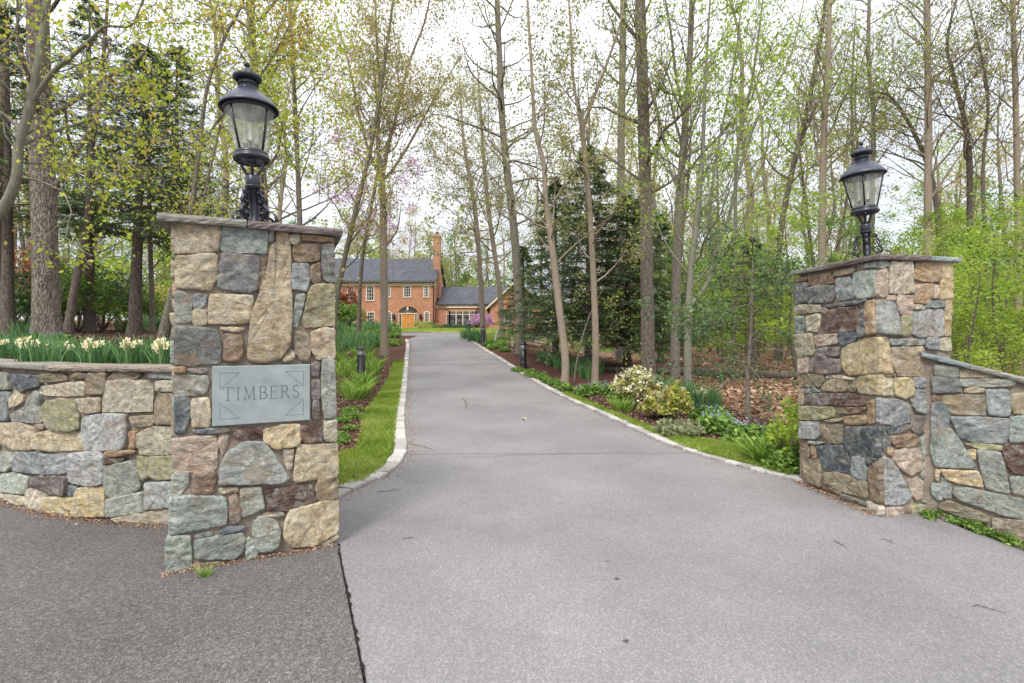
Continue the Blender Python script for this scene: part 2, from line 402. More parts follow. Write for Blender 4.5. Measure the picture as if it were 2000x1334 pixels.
# ------------------------------------------------------------------ terrain
ZY = np.array([-400,-30,0,5,7,10,13,17,21,28,35,45,60,70,100,400.]); ZZ = np.array([-.6,-.3,0,0,.0,.03,.10,.32,.62,1.13,1.66,2.08,2.42,2.5,2.7,3.0])
def z0(y):
    y = np.asarray(y, float)
    return (np.interp(y-.8, ZY, ZZ) + np.interp(y, ZY, ZZ)*2 + np.interp(y+.8, ZY, ZZ))/4
def hit0(px, py):
    k = (py-HZ)/F; d = np.linspace(1.5, 120, 24000)
    g = (EYE - k*d) - z0(d)
    i = np.argmax(g < 0) if (g < 0).any() else len(d)-1
    return ((px-1000)/F*d[i], d[i])
KL_R = [(640,990),(662,974),(702,954),(735,941),(759,927),(775,915),(786,902),(793,890),(796,878),(794,863),(790,835),(790,801),(793,775),(795,754),(797,712),(799,690),(800,675),(797,663)]
KR_R = [(905,659),(922,668),(940,681),(968,698),(996,716),(1040,744),(1090,772),(1148,798),(1210,826),(1276,858),(1300,867),(1345,884),(1400,901),(1466,919),(1520,932),(1572,944)]
KL = [hit0(*p) for p in KL_R]; KR = [hit0(*p) for p in KR_R]
def smooth_path(pts, step):
    pts = [np.array(p, float) for p in pts]
    for _ in range(2):
        q = [pts[0]]
        for a, b2 in zip(pts[:-1], pts[1:]): q += [a*.75+b2*.25, a*.25+b2*.75]
        q.append(pts[-1]); pts = q
    P = np.array(pts); seg = np.linalg.norm(np.diff(P, axis=0), axis=1); s = np.concatenate([[0], np.cumsum(seg)])
    t = np.arange(0, s[-1], step)
    return np.stack([np.interp(t, s, P[:,k]) for k in range(P.shape[1])], 1)
KLs = smooth_path(KL, .2); KRs = smooth_path(KR[::-1], .2)
def XL(y):
    i = np.argsort(KLs[:,1]); return np.interp(y, KLs[i,1], KLs[i,0])
def XR(y):
    i = np.argsort(KRs[:,1]); return np.interp(y, KRs[i,1], KRs[i,0])
def px_w(px, d): return (px-1000)/F*d
WL = [(-9.5,7.5),(-6.5,5.9),(-4.73,4.73),(px_w(60,4.5),4.5),(px_w(110,4.32),4.32),(px_w(200,4.2),4.2),(px_w(345,4.08),4.08),(-2.2,4.0)]
WLx = np.array([p[0] for p in WL]); WLy = np.array([p[1] for p in WL])
def sstep(t): t = np.clip(t, 0, 1); return t*t*(3-2*t)
def terrain(x, y):
    x = np.asarray(x, float); y = np.asarray(y, float)
    b = z0(y)
    # near apron falls away to the right
    z = b - .34*np.clip(x-3.5, 0, 3)*sstep((7.5-y)/2.5)
    # right woods stay low while the drive climbs
    low = .05 + .004*np.clip(y, 0, 200)
    far = sstep((np.maximum(x - XR(np.minimum(y, 34)), 0) - 1.2)/9.)
    z = np.where(b > low, z*(1-far) + low*far, z)
    # left bank and raised bed
    Lv = np.maximum(1.2 + .035*(y-4.5), b)
    xb = np.interp(y, [3.8, 5, 7, 10, 13, 20, 35, 60], [-1.75, -1.9, -2.55, -2.75, -3.2, -4.6, -8.5, -12])
    w = np.interp(y, [3.8, 5, 7, 10, 13, 20, 35], [.6, .8, 1.5, 4.2, 5.5, 7, 9])
    wy = np.interp(x, WLx, WLy)
    behind = ((y > wy + .2) & (y > 4.1))
    z = np.where(behind, z + (Lv - b)*sstep((xb - x)/w), z)
    und = .035*np.sin(x*.7+1.3)*np.sin(y*.5+.4) + .02*np.sin(x*1.9+y*1.3)
    off = np.minimum(np.maximum(XL(y) - x, 0) + np.maximum(x - XR(y), 0), 2)/2
    return z + und*off*(y > 5)
def hit(px, py):
    k = (py-HZ)/F; d = np.linspace(3.9, 110, 20000)
    g = (EYE - k*d) - terrain((px-1000)/F*d, d)
    i = np.argmax(g < 0) if (g < 0).any() else len(d)-1
    x = (px-1000)/F*d[i]
    return (x, d[i], float(terrain(x, d[i])))
def inpoly(x, y, poly):
    x = np.asarray(x); y = np.asarray(y); c = np.zeros(x.shape, bool); n = len(poly)
    for i in range(n):
        x1, y1 = poly[i]; x2, y2 = poly[(i+1)%n]
        cond = ((y1 > y) != (y2 > y)) & (x < (x2-x1)*(y-y1)/((y2-y1) if y2 != y1 else 1e-9) + x1)
        c ^= cond
    return c
GL = [hit(*p)[:2] for p in [(700,951),(749,914),(766,880),(771,835),(775,801),(786,729),(790,705),(770,707),(759,741),(731,783),(712,808),(706,850),(700,880),(662,890),(662,950)]] + [(-1.75,5.0)]
GR = [hit(*p)[:2] for p in [(1100,772),(1180,806),(1268,845),(1312,864),(1343,879),(1433,904),(1545,934),(1545,905),(1505,882),(1466,876),(1400,867),(1343,858),(1299,849),(1235,825),(1180,801),(1108,769)]]
LAWN = [(-14,42),(-3,42),(4,40),(12,46),(12,62),(-20,62),(-20,46)]
LAWN2 = [(-2.6,30),(.2,29),(1.5,38),(-2.6,38)]
MULR = [hit(*p)[:2] for p in [(905,657),(996,714),(1090,768),(1268,843),(1433,903),(1575,944),(1575,838),(1470,812),(1350,775),(1250,722),(1190,700),(1080,688),(1000,676),(960,664)]]
# ground sheet
def axis(segs):
    out = []
    for a, b2, s in segs: out += list(np.arange(a, b2, s))
    return np.array(out + [segs[-1][1]])
gx = axis([(-300,-60,20),(-60,-16,2),(-16,-8,.35),(-8,6,.10),(6,14,.3),(14,60,2),(60,300,20)])
gy = axis([(-60,-4,4),(-4,3.6,.5),(3.6,16,.10),(16,40,.35),(40,120,2),(120,500,20)])
GX, GY = np.meshgrid(gx, gy)
GZ = terrain(GX, GY)
ondrive = (GY > 3.0) & (GY < 38) & (GX > XL(GY)-.04) & (GX < XR(GY)+.04) & (GY < 34.4)
ondrive |= (GY > 34) & (GY < 39) & (GX > -8) & (GX < 6)
nearroad = (GY <= np.interp(GX, WLx, WLy) + .15) & (GX < -1.6) | (GY < 4.7) & (GX >= -1.6) & (GX < 3.3) | (GX >= 3.2) & (GY < 4.6)
GZ = np.where(ondrive | nearroad, GZ - .06, GZ)
wg = (inpoly(GX, GY, GL) | inpoly(GX, GY, GR) | inpoly(GX, GY, LAWN) | inpoly(GX, GY, LAWN2)).astype(float)
left = ((GX < XL(GY)) & (GY < 60)).astype(float)
wm = np.clip(inpoly(GX, GY, MULR).astype(float) + left, 0, 1)
nv, nh = GX.shape
idx = np.arange(nv*nh).reshape(nv, nh)
fc = np.stack([idx[:-1,:-1], idx[:-1,1:], idx[1:,1:], idx[1:,:-1]], -1).reshape(-1, 4)
g = mk('ground', np.stack([GX,GY,GZ], -1).reshape(-1,3), fc, MAT['ground'], smooth=True, attrs={'wm': wm.ravel(), 'wg': wg.ravel()})
tag(g, kind='structure')

# driveway sheet
def strip(name, rows, mat, nx, dz, more=()):
    V = []; 
    for y, a, b2 in rows:
        xs = np.linspace(a, b2, nx); V.append(np.stack([xs, np.full(nx, y), terrain(xs, np.full(nx, y)) + dz], 1))
    V = np.concatenate(V); I = np.arange(len(rows)*nx).reshape(len(rows), nx)
    f = np.stack([I[:-1,:-1], I[:-1,1:], I[1:,1:], I[1:,:-1]], -1).reshape(-1, 4)
    if more:
        b0 = len(V); V2 = np.concatenate([np.stack([np.linspace(a, b2, nx), np.full(nx, y), terrain(np.linspace(a, b2, nx), np.full(nx, y)) + dz], 1) for y, a, b2 in more])
        I = b0 + np.arange(len(more)*nx).reshape(len(more), nx); V = np.concatenate([V, V2])
        f = np.concatenate([f, np.stack([I[:-1,:-1], I[:-1,1:], I[1:,1:], I[1:,:-1]], -1).reshape(-1, 4)])
    o = mk(name, V, f, mat, smooth=True); tag(o, kind='structure'); return o
def crackx(y): return -1.25 + (3.69-y)*.42
ys = np.concatenate([np.arange(-14, 3.0, .5), np.arange(3.0, 12, .12), np.arange(12, 39, .4)])
rows = []
for y in ys:
    a = crackx(y) if y < 3.72 else float(XL(y)) if y > KLs[:,1].min() else -1.62
    if 3.72 <= y < 4.55: a = -1.7
    b2 = 3.5 if y < 4.4 else (float(XR(y)) if y > KRs[:,1].min() else 3.12)
    if y > 34.3: a, b2 = -8.2 if y < 38.4 else -7.6, min(6, -3 + (y-34.3)*8)
    rows.append((y, a, b2))
strip('driveway', rows, MAT['drive'], 40, .004, [(y, 3.5, 9.5) for y in np.concatenate([np.arange(-14, 3., .5), np.arange(3., 4.35, .12)])])
rows = []
for y in np.concatenate([np.arange(-14,2.,.5), np.arange(2.,7.6,.08)]):
    if y < 3.72: rows.append((y, -14, crackx(y)-.012))
    elif y < 4.14: rows.append((y, -14, -1.95))
    else: rows.append((y, -14, float(np.interp(y-.1, WLy[::-1], WLx[::-1]))))
strip('road', rows, MAT['road'], 60, .006)
# ragged open seam between road and driveway
rs = random.Random(3)
pts = []
for i in range(160):
    y = 3.70 - i*.03; pts.append((crackx(y) - .004 + rs.gauss(0, .003), y, rs.uniform(.0015, .006) + (.008 if rs.random() < .15 else 0)))
V = []; 
for x, y, w in pts: V += [(x-w, y, .0115), (x+w, y, .0115)]
mk('seam', V, [(2*i, 2*i+1, 2*i+3, 2*i+2) for i in range(159)], MAT['crack'])
tag(bpy.context.scene.objects['seam'], 'dark ragged crack between the rough road and the smooth driveway', 'crack', kind='structure')

# kerbs: courses of cobble blocks, one course per side (a pattern inside one kerb)
def kerb(name, path, side, width, lab):
    P = smooth_path(path, .02); V = []; Fc = []; A = []; i = 0; r = random.Random(len(path))
    JV = []
    while i < len(P)-14:
        ln = r.choice([9,10,11,12,13]); j = min(i+ln, len(P)-2)
        a, b2 = P[i], P[j]
        t = b2-a; t = t/np.linalg.norm(t); n = np.array([-t[1], t[0]])*side
        w = width*(1+r.uniform(-.07,.07)); g2 = .004
        zt = .035 + r.uniform(-.006,.008); val = r.random()
        c = [a+t*g2+n*.0, b2-t*g2, b2-t*g2+n*w, a+t*g2+n*w]
        c = [q + np.array([r.gauss(0,.004), r.gauss(0,.004)]) for q in c]; cen = sum(c)/4
        base = len(V)
        for lev, sh in ((-.12,1.0),(zt-.012,1.0),(zt,.93)):
            for q in c:
                q2 = cen + (q-cen)*sh; V.append((q2[0], q2[1], float(z0(q2[1])) - .34*max(q2[0]-3.5,0)*0 + lev + r.gauss(0,.002))); A.append(val)
        for l in range(2):
            for k in range(4): Fc.append((base+l*4+k, base+l*4+(k+1)%4, base+l*4+4+(k+1)%4, base+l*4+4+k))
        Fc.append((base+8, base+9, base+10, base+11))
        i = j
    o = mk(name, V, Fc, MAT['kerb'], attrs={'v': np.array(A)}); tag(o, lab, 'kerb', kind='structure')
    # bedding strip in the joints
    Q = smooth_path(path, .1); V = []
    for k in range(len(Q)):
        t = Q[min(k+1,len(Q)-1)] - Q[max(k-1,0)]; t = t/np.linalg.norm(t); n = np.array([-t[1], t[0]])*side
        for s in (.006, width-.008):
            q = Q[k]+n*s; V.append((q[0], q[1], float(z0(q[1])) + .018))
    mk('kerb_bedding', V, [(2*k, 2*k+1, 2*k+3, 2*k+2) for k in range(len(Q)-1)], MAT['joint'], parent=o)
kerb('kerb', KL, 1, .17, 'grey cobble kerb curving along the left edge of the driveway')
kerb('kerb', KR[::-1], -1, .17, 'grey cobble kerb along the right edge of the driveway')

# ------------------------------------------------------------------ stonework
K = { # stone kinds: main and second colour
 't': ((.44,.35,.225),(.56,.49,.345)), 'T': ((.50,.43,.30),(.37,.29,.185)), 'c': ((.60,.54,.41),(.42,.37,.27)),
 'g': ((.28,.31,.275),(.40,.41,.345)), 'G': ((.25,.29,.265),(.37,.40,.355)), 'b': ((.20,.225,.23),(.35,.37,.36)),
 'B': ((.075,.09,.105),(.16,.18,.19)), 'd': ((.14,.145,.14),(.22,.225,.21)), 'n': ((.20,.13,.085),(.33,.25,.17)),
 'N': ((.09,.055,.045),(.19,.13,.10)), 'o': ((.38,.235,.13),(.49,.36,.22)), 'y': ((.49,.375,.20),(.58,.485,.31)),
 'p': ((.47,.36,.28),(.57,.47,.37)), 'w': ((.46,.475,.455),(.33,.35,.335)), 'q': ((.16,.13,.12),(.27,.235,.215)),
 'e': ((.30,.29,.17),(.40,.37,.22)), 'r': ((.35,.29,.20),(.22,.19,.13)), 'k': ((.36,.42,.36),(.45,.49,.41)),
}
class Stones:
    def __init__(s): s.V = []; s.F = []; s.c1 = []; s.c2 = []; s.uv = []
    def add(s, W, n, kind, rng, prot=None):
        W = [np.array(w, float) for w in W]; n = np.array(n, float); n /= np.linalg.norm(n)
        u = np.cross([0,0,1], n); u /= np.linalg.norm(u); vv = np.array([0,0,1.])
        C = sum(W)/len(W)
        P = np.array([[np.dot(w-C, u), np.dot(w-C, vv)] for w in W])
        if np.sum(P[:,0]*np.roll(P[:,1],-1) - P[:,1]*np.roll(P[:,0],-1)) < 0: P = P[::-1]
        P = P + P/np.linalg.norm(P, axis=1, keepdims=True)*.0055   # close the joints a little
        Q = []
        for i in range(len(P)):
            a, b2 = P[i], P[(i+1)%len(P)]; l = np.linalg.norm(b2-a) + 1e-6; k = min(.25, .008/l)
            Q += [a+(b2-a)*k, a+(b2-a)*(1-k)]
        Q = np.array(Q + [Q[0]]); seg = np.linalg.norm(np.diff(Q, axis=0), axis=1); cs = np.concatenate([[0], np.cumsum(seg)])
        N_ = int(np.clip(cs[-1]/.018, 16, 60)); t = np.linspace(0, cs[-1], N_, endpoint=False)
        R = np.stack([np.interp(t, cs, Q[:,0]), np.interp(t, cs, Q[:,1])], 1)
        cen = R.mean(0); rad = np.linalg.norm(R-cen, axis=1)
        sd = rng.uniform(0, 50)
        for i in range(N_):
            d = (R[i]-cen)/rad[i]
            R[i] += d*(.0045 + .0065*mnoise.noise(Vector((R[i][0]*45+sd, R[i][1]*45, sd))) + .003*mnoise.noise(Vector((R[i][0]*120+sd, R[i][1]*120, 3))))
        pr = rng.uniform(.010,.026) if prot is None else prot
        rm = np.median(rad); b1 = min(.2, .004/rm); b2_ = min(.4, .016/rm)
        rings = [(1.0,-.02,0),(1.0,pr*.55,.3),(1.0,pr*.55,.3),(1-b1,pr*.88,.8),(1-b2_,pr,1.),(1-b2_-(1-b2_)*.28,pr*1.0,1.15),(1-b2_-(1-b2_)*.6,pr*1.02,1.2)]
        tx, ty = rng.gauss(0,.035), rng.gauss(0,.045); ga = rng.gauss(0,.5); cg, sg = math.cos(ga), math.sin(ga)
        base = len(s.V); pts = []
        for sc_, h, nz in rings:
            for q in R: pts.append((cen + (q-cen)*sc_, h, nz))
        pts.append((cen, pr*1.05, 1.))
        for q, h, nz in pts:
            a = q[0]*cg + q[1]*sg; c = -q[0]*sg + q[1]*cg
            r1 = mnoise.noise(Vector((a*9+sd, c*26, sd))); r2 = mnoise.noise(Vector((a*30+sd, c*70, sd+9)))
            r3 = abs(mnoise.noise(Vector((a*6+sd, c*14, sd+4))))
            if h > -.01: h += .011
            hh = h + nz*(.011*r1 + .006*r2 - .011*r3 + max(-.010, min(.012, tx*q[0] + ty*q[1])))
            if nz > .7: hh = max(hh, .0055)
            s.V.append(C + u*q[0] + vv*q[1] + n*hh); s.uv.append((a + sd, c + sd*.7))
        for l in (0,2,3,4,5):
            for k in range(N_): s.F.append((base+l*N_+k, base+l*N_+(k+1)%N_, base+(l+1)*N_+(k+1)%N_, base+(l+1)*N_+k))
        ce = base+7*N_
        for k in range(N_): s.F.append((base+6*N_+k, base+6*N_+(k+1)%N_, ce))
        j = rng.uniform(.86,1.14)
        a, b2 = K[kind]; j *= .97; m1 = np.clip(np.array([x*j*(1+rng.uniform(-.05,.05)) for x in a]),0,.9); m2 = np.clip(np.array([x*j for x in b2]),0,.9)
        s.c1 += [m1]*len(pts); s.c2 += [m2]*len(pts)
    def build(s, parent):
        o = mk('stonework', np.array(s.V), s.F, MAT['stone'], parent, smooth=True, attrs={'c1': np.array(s.c1), 'c2': np.array(s.c2)}, uv=np.array(s.uv))
        return o
def fill_face(S, A, B2, n, zb, zt, rng, prot=None):
    """random coursed stones on a vertical face from A to B2 (xy)"""
    A = np.array(A, float); B2 = np.array(B2, float)
    if prot is not None:
        nn = np.array(n[:2], float); nn /= np.linalg.norm(nn); A = A - nn*.03; B2 = B2 - nn*.03
    Ln = np.linalg.norm(B2-A); t = (B2-A)/Ln; z = zb
    while z < zt-.05:
        h = min(rng.uniform(.09,.24), zt-z); u_ = 0
        if zt-z-h < .06: h = zt-z
        while u_ < Ln-.04:
            w = min(rng.uniform(.12,.42), Ln-u_)
            if Ln-u_-w < .09: w = Ln-u_
            sub = [(0,1)] if h < .16 or rng.random() < .6 else [(0,.45),(.45,1)]
            for s0, s1 in sub:
                g = .011; q = []
                for a, c in ((u_+g, z+h*s0+g),(u_+w-g, z+h*s0+g),(u_+w-g, z+h*s1-g),(u_+g, z+h*s1-g)):
                    a2 = a + rng.uniform(-.018,.018); c2 = c + rng.uniform(-.014,.014)
                    p = A + t*min(max(a2,.005),Ln-.005); q.append((p[0], p[1], c2))
                S.add(q, n, rng.choice('ttTccgGGbbdnroypwqek'), rng, prot)
            u_ += w
        z += h
def plane_map(P0, P1):
    """pixel -> point on the vertical plane through P0,P1"""
    P0 = np.array(P0, float); P1 = np.array(P1, float); t = P1-P0
    def f(px, py):
        k = (px-1000)/F     # x = k y
        s = (k*P0[1]-P0[0])/(t[0]-k*t[1]); y = P0[1]+s*t[1]; x = P0[0]+s*t[0]
        return (x, y, EYE - (py-HZ)/F*y)
    n = np.array([t[1], -t[0], 0]); n /= np.linalg.norm(n)
    if np.dot(n[:2], -P0) < 0: n = -n
    return f, n
def parse(txt, cv):
    out = []
    for ln in txt.strip().splitlines():
        k, rest = ln.split(' ', 1); v = [float(x) for x in rest.replace(',', ' ').split()]
        out.append((k, [cv(v[i], v[i+1]) for i in range(0, len(v), 2)]))
    return out
LP = """t 128,180 415,205 435,235 418,372 140,385 128,300
G 455,215 740,235 728,385 440,365
b 755,240 782,245 775,315 752,300
T 790,250 880,252 893,400 890,600 900,780 890,960 870,1010 820,1070 700,1092 612,1070 620,950 640,780 700,640 745,450 755,350 800,310
c 890,270 945,255 948,310 915,330 890,310
o 960,262 1168,285 1165,312 960,300
n 915,335 1060,332 1080,400 1065,435 940,438 912,400
d 1100,330 1172,330 1172,570 1110,555 1095,470
t 150,410 400,385 415,430 410,540 370,620 150,605
d 450,385 690,410 680,500 672,620 620,640 425,610 425,540
n 695,420 735,430 720,500 690,640 680,560
b 905,455 1005,460 1010,540 1000,628 905,610
n 1030,470 1080,450 1085,560 1040,575 1020,530
e 1040,590 1172,590 1174,845 985,862 970,830 1010,640
G 925,660 990,655 960,760 930,865 910,850
g 140,640 200,640 245,690 250,825 145,830
b 270,650 350,655 335,700 300,745 262,730
t 262,755 345,755 340,850 265,850
t 370,655 640,660 645,700 620,835 360,840
d 143,860 270,870 410,880 435,1000 430,1090 280,1105 143,1110
t 435,865 600,870 560,895 450,885
n 470,905 570,925 580,1000 560,1090 455,1070
r 920,890 1005,915 1020,1000 1010,1075 960,1080 920,1020
t 1030,900 1100,870 1175,880 1176,1060 1060,1068 1030,1000
c 870,1040 900,1015 915,1050 895,1085 835,1080
o 145,1125 205,1120 205,1155 145,1158
q 220,1135 345,1130 345,1160 290,1168 225,1150
g 135,1180 350,1180 355,1240 335,1300 137,1312
q 1030,1100 1080,1095 1070,1175 1030,1170
g 1095,1080 1176,1080 1188,1445 1110,1455 1095,1300
q 1030,1215 1080,1210 1085,1320 1030,1330
q 1040,1345 1075,1340 1075,1455 1035,1450
B 140,1330 240,1328 240,1420 205,1550 143,1550
t 250,1335 360,1325 370,1415 365,1505 255,1505
B 255,1530 490,1518 480,1550 285,1555
N 520,1535 600,1518 710,1520 705,1575 600,1592 525,1575
y 720,1530 860,1500 950,1500 955,1600 930,1635 800,1650 730,1605
N 960,1505 1090,1490 1100,1520 1095,1600 985,1618 960,1570
c 1110,1475 1190,1470 1190,1600 1115,1595
p 135,1590 400,1565 412,1630 405,1775 330,1795 132,1805
p 430,1570 490,1565 470,1640 450,1700 430,1620
w 600,1610 720,1615 770,1680 880,1840 840,1875 430,1880 445,1760 480,1680 570,1630
c 840,1665 910,1660 900,1770 870,1788
t 940,1630 1192,1625 1195,1820 930,1868 915,1840
g 128,1820 230,1815 225,1880 170,1950 122,1950
n 262,1815 400,1800 398,1880 380,1945 265,1945
t 425,1915 550,1900 545,1935 450,1940
g 570,1915 695,1905 720,2040 590,2095 565,2030
N 740,1920 1020,1885 1050,1970 1040,2015 900,2048 745,2050
r 1080,1845 1193,1830 1195,1970 1120,1995 1070,1980 1060,1900
G 116,1970 250,1958 460,1965 475,2030 472,2140 110,2208
n 495,1970 545,1950 568,2050 565,2120 500,2140
c 720,2070 820,2060 850,2080 800,2098 720,2090
t 890,2050 1100,2000 1196,1995 1196,2190 1050,2280 900,2285 850,2220 860,2130
g 690,2090 800,2120 825,2200 810,2290 740,2320 680,2310 655,2230 650,2140
G 270,2215 385,2190 380,2215 290,2230
B 425,2190 500,2160 595,2155 590,2180 450,2205
G 270,2245 570,2200 600,2240 580,2310 530,2365 280,2365
G 610,2235 650,2240 680,2320 665,2360 605,2365
k 95,2215 240,2220 245,2425 85,2462 85,2300
t 990,2298 1050,2290 1195,2215 1195,2245 1050,2300
g 700,2350 1000,2310 1140,2270 1160,2290 950,2335 710,2378
r 560,2390 650,2378 560,2400 270,2425 255,2400 400,2385"""
WLS = """g 0,295 60,295 70,380 75,398 0,402
B 85,305 270,310 275,380 150,412 110,380
r 295,300 420,300 440,325 430,345 300,355
r 475,315 530,290 585,300 580,330 470,330
c 295,380 545,348 558,380 545,445 330,440 288,420
r 595,295 715,290 700,400 690,432 565,430 580,350
r 725,320 760,290 920,285 925,310 880,335 725,340
g 980,300 1010,285 1150,290 1150,335 985,325
c 720,345 960,345 1005,390 1000,540 680,548 690,470
c 1035,350 1150,345 1150,415 1035,410
b 0,420 70,420 75,470 60,500 70,600 0,602
t 110,420 165,440 160,480 80,525 75,470
g 85,560 180,520 250,412 275,420 280,560 295,600 270,618 90,605
e 330,480 400,465 480,480 515,560 520,660 450,675 340,660 305,580 310,510
c 515,465 660,455 668,480 660,545 600,552 540,545
r 1040,430 1150,430 1150,625 1030,625 1020,520
w 560,580 700,560 830,565 835,660 820,750 790,795 570,790 552,680
r 855,580 1000,572 1018,600 1000,635 880,638
t 10,620 150,620 235,660 245,700 215,795 110,790 15,740
n 245,630 300,628 302,660 260,662
t 250,690 330,670 530,680 538,800 330,800 250,780
o 858,680 895,675 895,780 855,785
o 700,805 895,795 880,815 740,838 700,825
N 695,855 825,850 790,870 695,888
c 910,690 1000,650 1150,645 1150,815 1000,825 930,820 905,750
g 0,810 75,815 105,850 100,905 60,930 0,930
b 115,805 290,815 290,950 110,930 108,860
b 300,825 435,830 440,920 430,945 300,950
w 470,820 660,805 685,850 675,1010 600,1028 470,1000 460,900
g 690,900 860,870 910,940 925,1040 880,1070 730,1102 700,1080 685,960
e 905,840 975,845 978,960 940,995 910,900
e 985,840 1150,835 1150,980 1040,985 985,960
k 10,950 130,945 200,970 195,1040 180,1080 10,1065
q 225,975 290,960 440,970 445,1020 430,1088 320,1075 220,1030
B 455,1030 510,1035 500,1095 450,1075
y 520,1045 690,1038 692,1225 490,1222 500,1120
c 195,1060 220,1045 310,1090 300,1130 275,1190 190,1170
y 315,1100 495,1110 490,1150 475,1225 305,1190
c 0,1075 180,1100 185,1155 90,1140 0,1110
g 710,1115 945,1065 945,1195 860,1205 700,1230
w 960,1010 1150,1000 1150,1160 960,1180
c 730,1240 960,1200 1150,1165 1150,1285 950,1280 750,1250"""
R4L = """n 150,285 265,270 265,300 160,320
n 275,265 460,235 500,290 505,325 285,345
r 490,250 510,225 680,190 672,235 620,250 500,270
g 750,190 790,155 865,137 868,190
d 150,340 250,318 275,340 265,480 170,512 152,450
d 275,370 330,350 500,345 500,440 480,485 285,502 265,460
b 525,285 640,275 665,360 668,450 535,468 512,400
k 670,240 855,210 862,430 740,455 690,445 665,340
c 150,545 200,515 380,515 385,575 158,590
q 385,540 450,550 440,590 395,598
b 430,515 780,465 785,480 700,505 430,538
G 152,615 230,620 240,690 230,750 165,745 155,680
c 265,620 340,595 385,600 370,700 350,742 260,735
N 450,570 520,545 700,532 725,600 720,690 690,725 580,745 385,735 390,660
d 735,545 765,560 765,690 730,685
o 775,495 850,475 868,750 790,775 770,650
d 700,705 760,705 775,775 705,790
B 535,760 650,745 695,790 680,830 580,865 535,840
c 165,775 300,765 330,900 310,940 190,960 168,870
p 325,785 520,765 525,850 350,875
q 345,905 420,885 540,880 530,960 350,960
y 575,900 640,860 800,800 885,800 888,1100 640,1122 580,1050 572,970
p 182,965 260,965 275,1040 270,1105 187,1100
q 285,1000 380,960 565,995 570,1050 550,1095 400,1110 290,1090
r 185,1120 400,1115 405,1180 370,1225 190,1225
c 435,1130 560,1130 680,1150 670,1170 430,1145
t 390,1230 420,1190 500,1160 620,1170 620,1240 580,1265 410,1258
r 630,1180 685,1175 680,1265 630,1260
y 700,1160 740,1130 880,1120 885,1290 720,1275 695,1220
b 240,1245 330,1235 380,1270 250,1280"""
R4R = """g 880,135 950,150 950,180 880,192
p 868,225 935,205 940,425 868,440
w 870,475 990,490 1020,570 1045,770 960,770 872,750
y 894,800 940,810 970,1000 972,1100 894,1100
t 893,1120 975,1150 980,1290 893,1295
c 960,145 1140,145 1150,410 1050,418 950,410
o 1180,150 1385,140 1385,310 1300,315 1170,290
y 1395,155 1490,155 1485,460 1380,465 1385,330
o 1165,345 1320,335 1325,420 1280,495 1165,495
p 1330,345 1375,350 1370,460 1320,450
p 940,435 1005,430 1005,470 935,470
p 1020,435 1150,435 1150,520 1130,600 1045,600 1020,500
c 1150,510 1260,520 1255,555 1150,545
b 1270,500 1320,480 1425,480 1425,530 1270,540
y 1430,480 1485,475 1485,770 1430,775
e 1050,615 1135,605 1125,775 1055,780 1045,700
w 1145,580 1300,560 1420,560 1420,780 1200,790 1130,750
G 955,810 1240,808 1265,850 1230,862 960,862
b 1275,800 1370,795 1365,905 1270,890
c 1380,810 1480,800 1480,915 1385,895
T 975,885 1240,880 1245,1125 1030,1125 980,1040
r 910,1108 990,1110 1000,1130 920,1130
y 990,1155 1120,1150 1155,1190 1145,1290 1080,1320 1000,1290
b 1165,1150 1240,1145 1290,1190 1270,1230 1180,1225
d 1255,945 1305,960 1305,1110 1260,1115"""
R5L = """t 165,85 205,80 200,190 168,190
q 220,150 260,115 440,112 400,195 340,205 220,180
N 420,155 460,112 640,115 700,150 690,190 620,208 410,200
e 170,210 440,215 440,285 350,310 175,315
n 455,225 685,218 680,240 600,262 480,265
t 365,318 500,300 495,322 400,330
o 520,290 685,282 690,340 620,352 530,348
o 700,190 750,155 753,325 700,335
w 177,330 320,330 330,430 300,458 180,455
r 335,350 500,350 505,490 410,490 330,420
B 550,370 768,368 772,600 700,600 575,590 520,490 530,440
n 185,475 235,475 250,560 255,595 190,590
g 245,475 365,485 330,502 250,498
o 260,520 300,520 305,610 280,610
B 310,515 520,510 550,600 555,710 380,700 345,650
b 580,600 670,600 690,680 685,775 580,750
d 690,608 770,612 720,650 692,650
r 195,600 320,620 335,640 335,830 240,780 205,750
T 360,720 450,715 690,790 690,910 500,860 365,800
n 705,690 725,660 785,625 790,945 730,920 712,820
N 345,812 500,870 500,892 345,838
d 505,878 688,950 688,972 505,912
c 335,852 500,915 680,985 680,1012 500,955 335,885
c 700,940 795,980 795,1055 700,1020"""
R5R = """b 770,150 900,160 990,200 995,330 880,345 772,340
d 790,370 815,370 810,440 855,470 800,560 792,500
w 797,600 860,620 930,740 1005,890 990,930 900,960 805,950
p 812,985 935,980 940,1050 812,1060
n 945,990 995,985 995,1050 945,1055
e 1000,970 1100,960 1110,1035 1000,1045
g 1005,70 1040,75 1020,170 1000,160
b 1050,80 1160,95 1162,230 1110,265 1040,240 1020,200
q 1010,280 1110,290 1090,420 1040,415 1000,360
r 1120,270 1162,300 1158,420 1110,420
B 825,360 990,350 1000,375 950,400 840,415
n 865,440 1020,420 1070,460 1050,510 880,520 860,480
o 825,525 870,530 860,585 830,575
p 870,550 1050,515 1085,580 1088,690 1000,730 930,690 865,610
g 1075,450 1160,440 1160,650 1100,690 1090,560
g 1085,700 1185,690 1185,770 1110,785 1080,740
p 990,770 1075,755 1098,780 1085,910 1050,930 1010,880
r 1105,805 1162,800 1158,900 1110,905
b 1085,930 1165,920 1160,940 1110,955"""
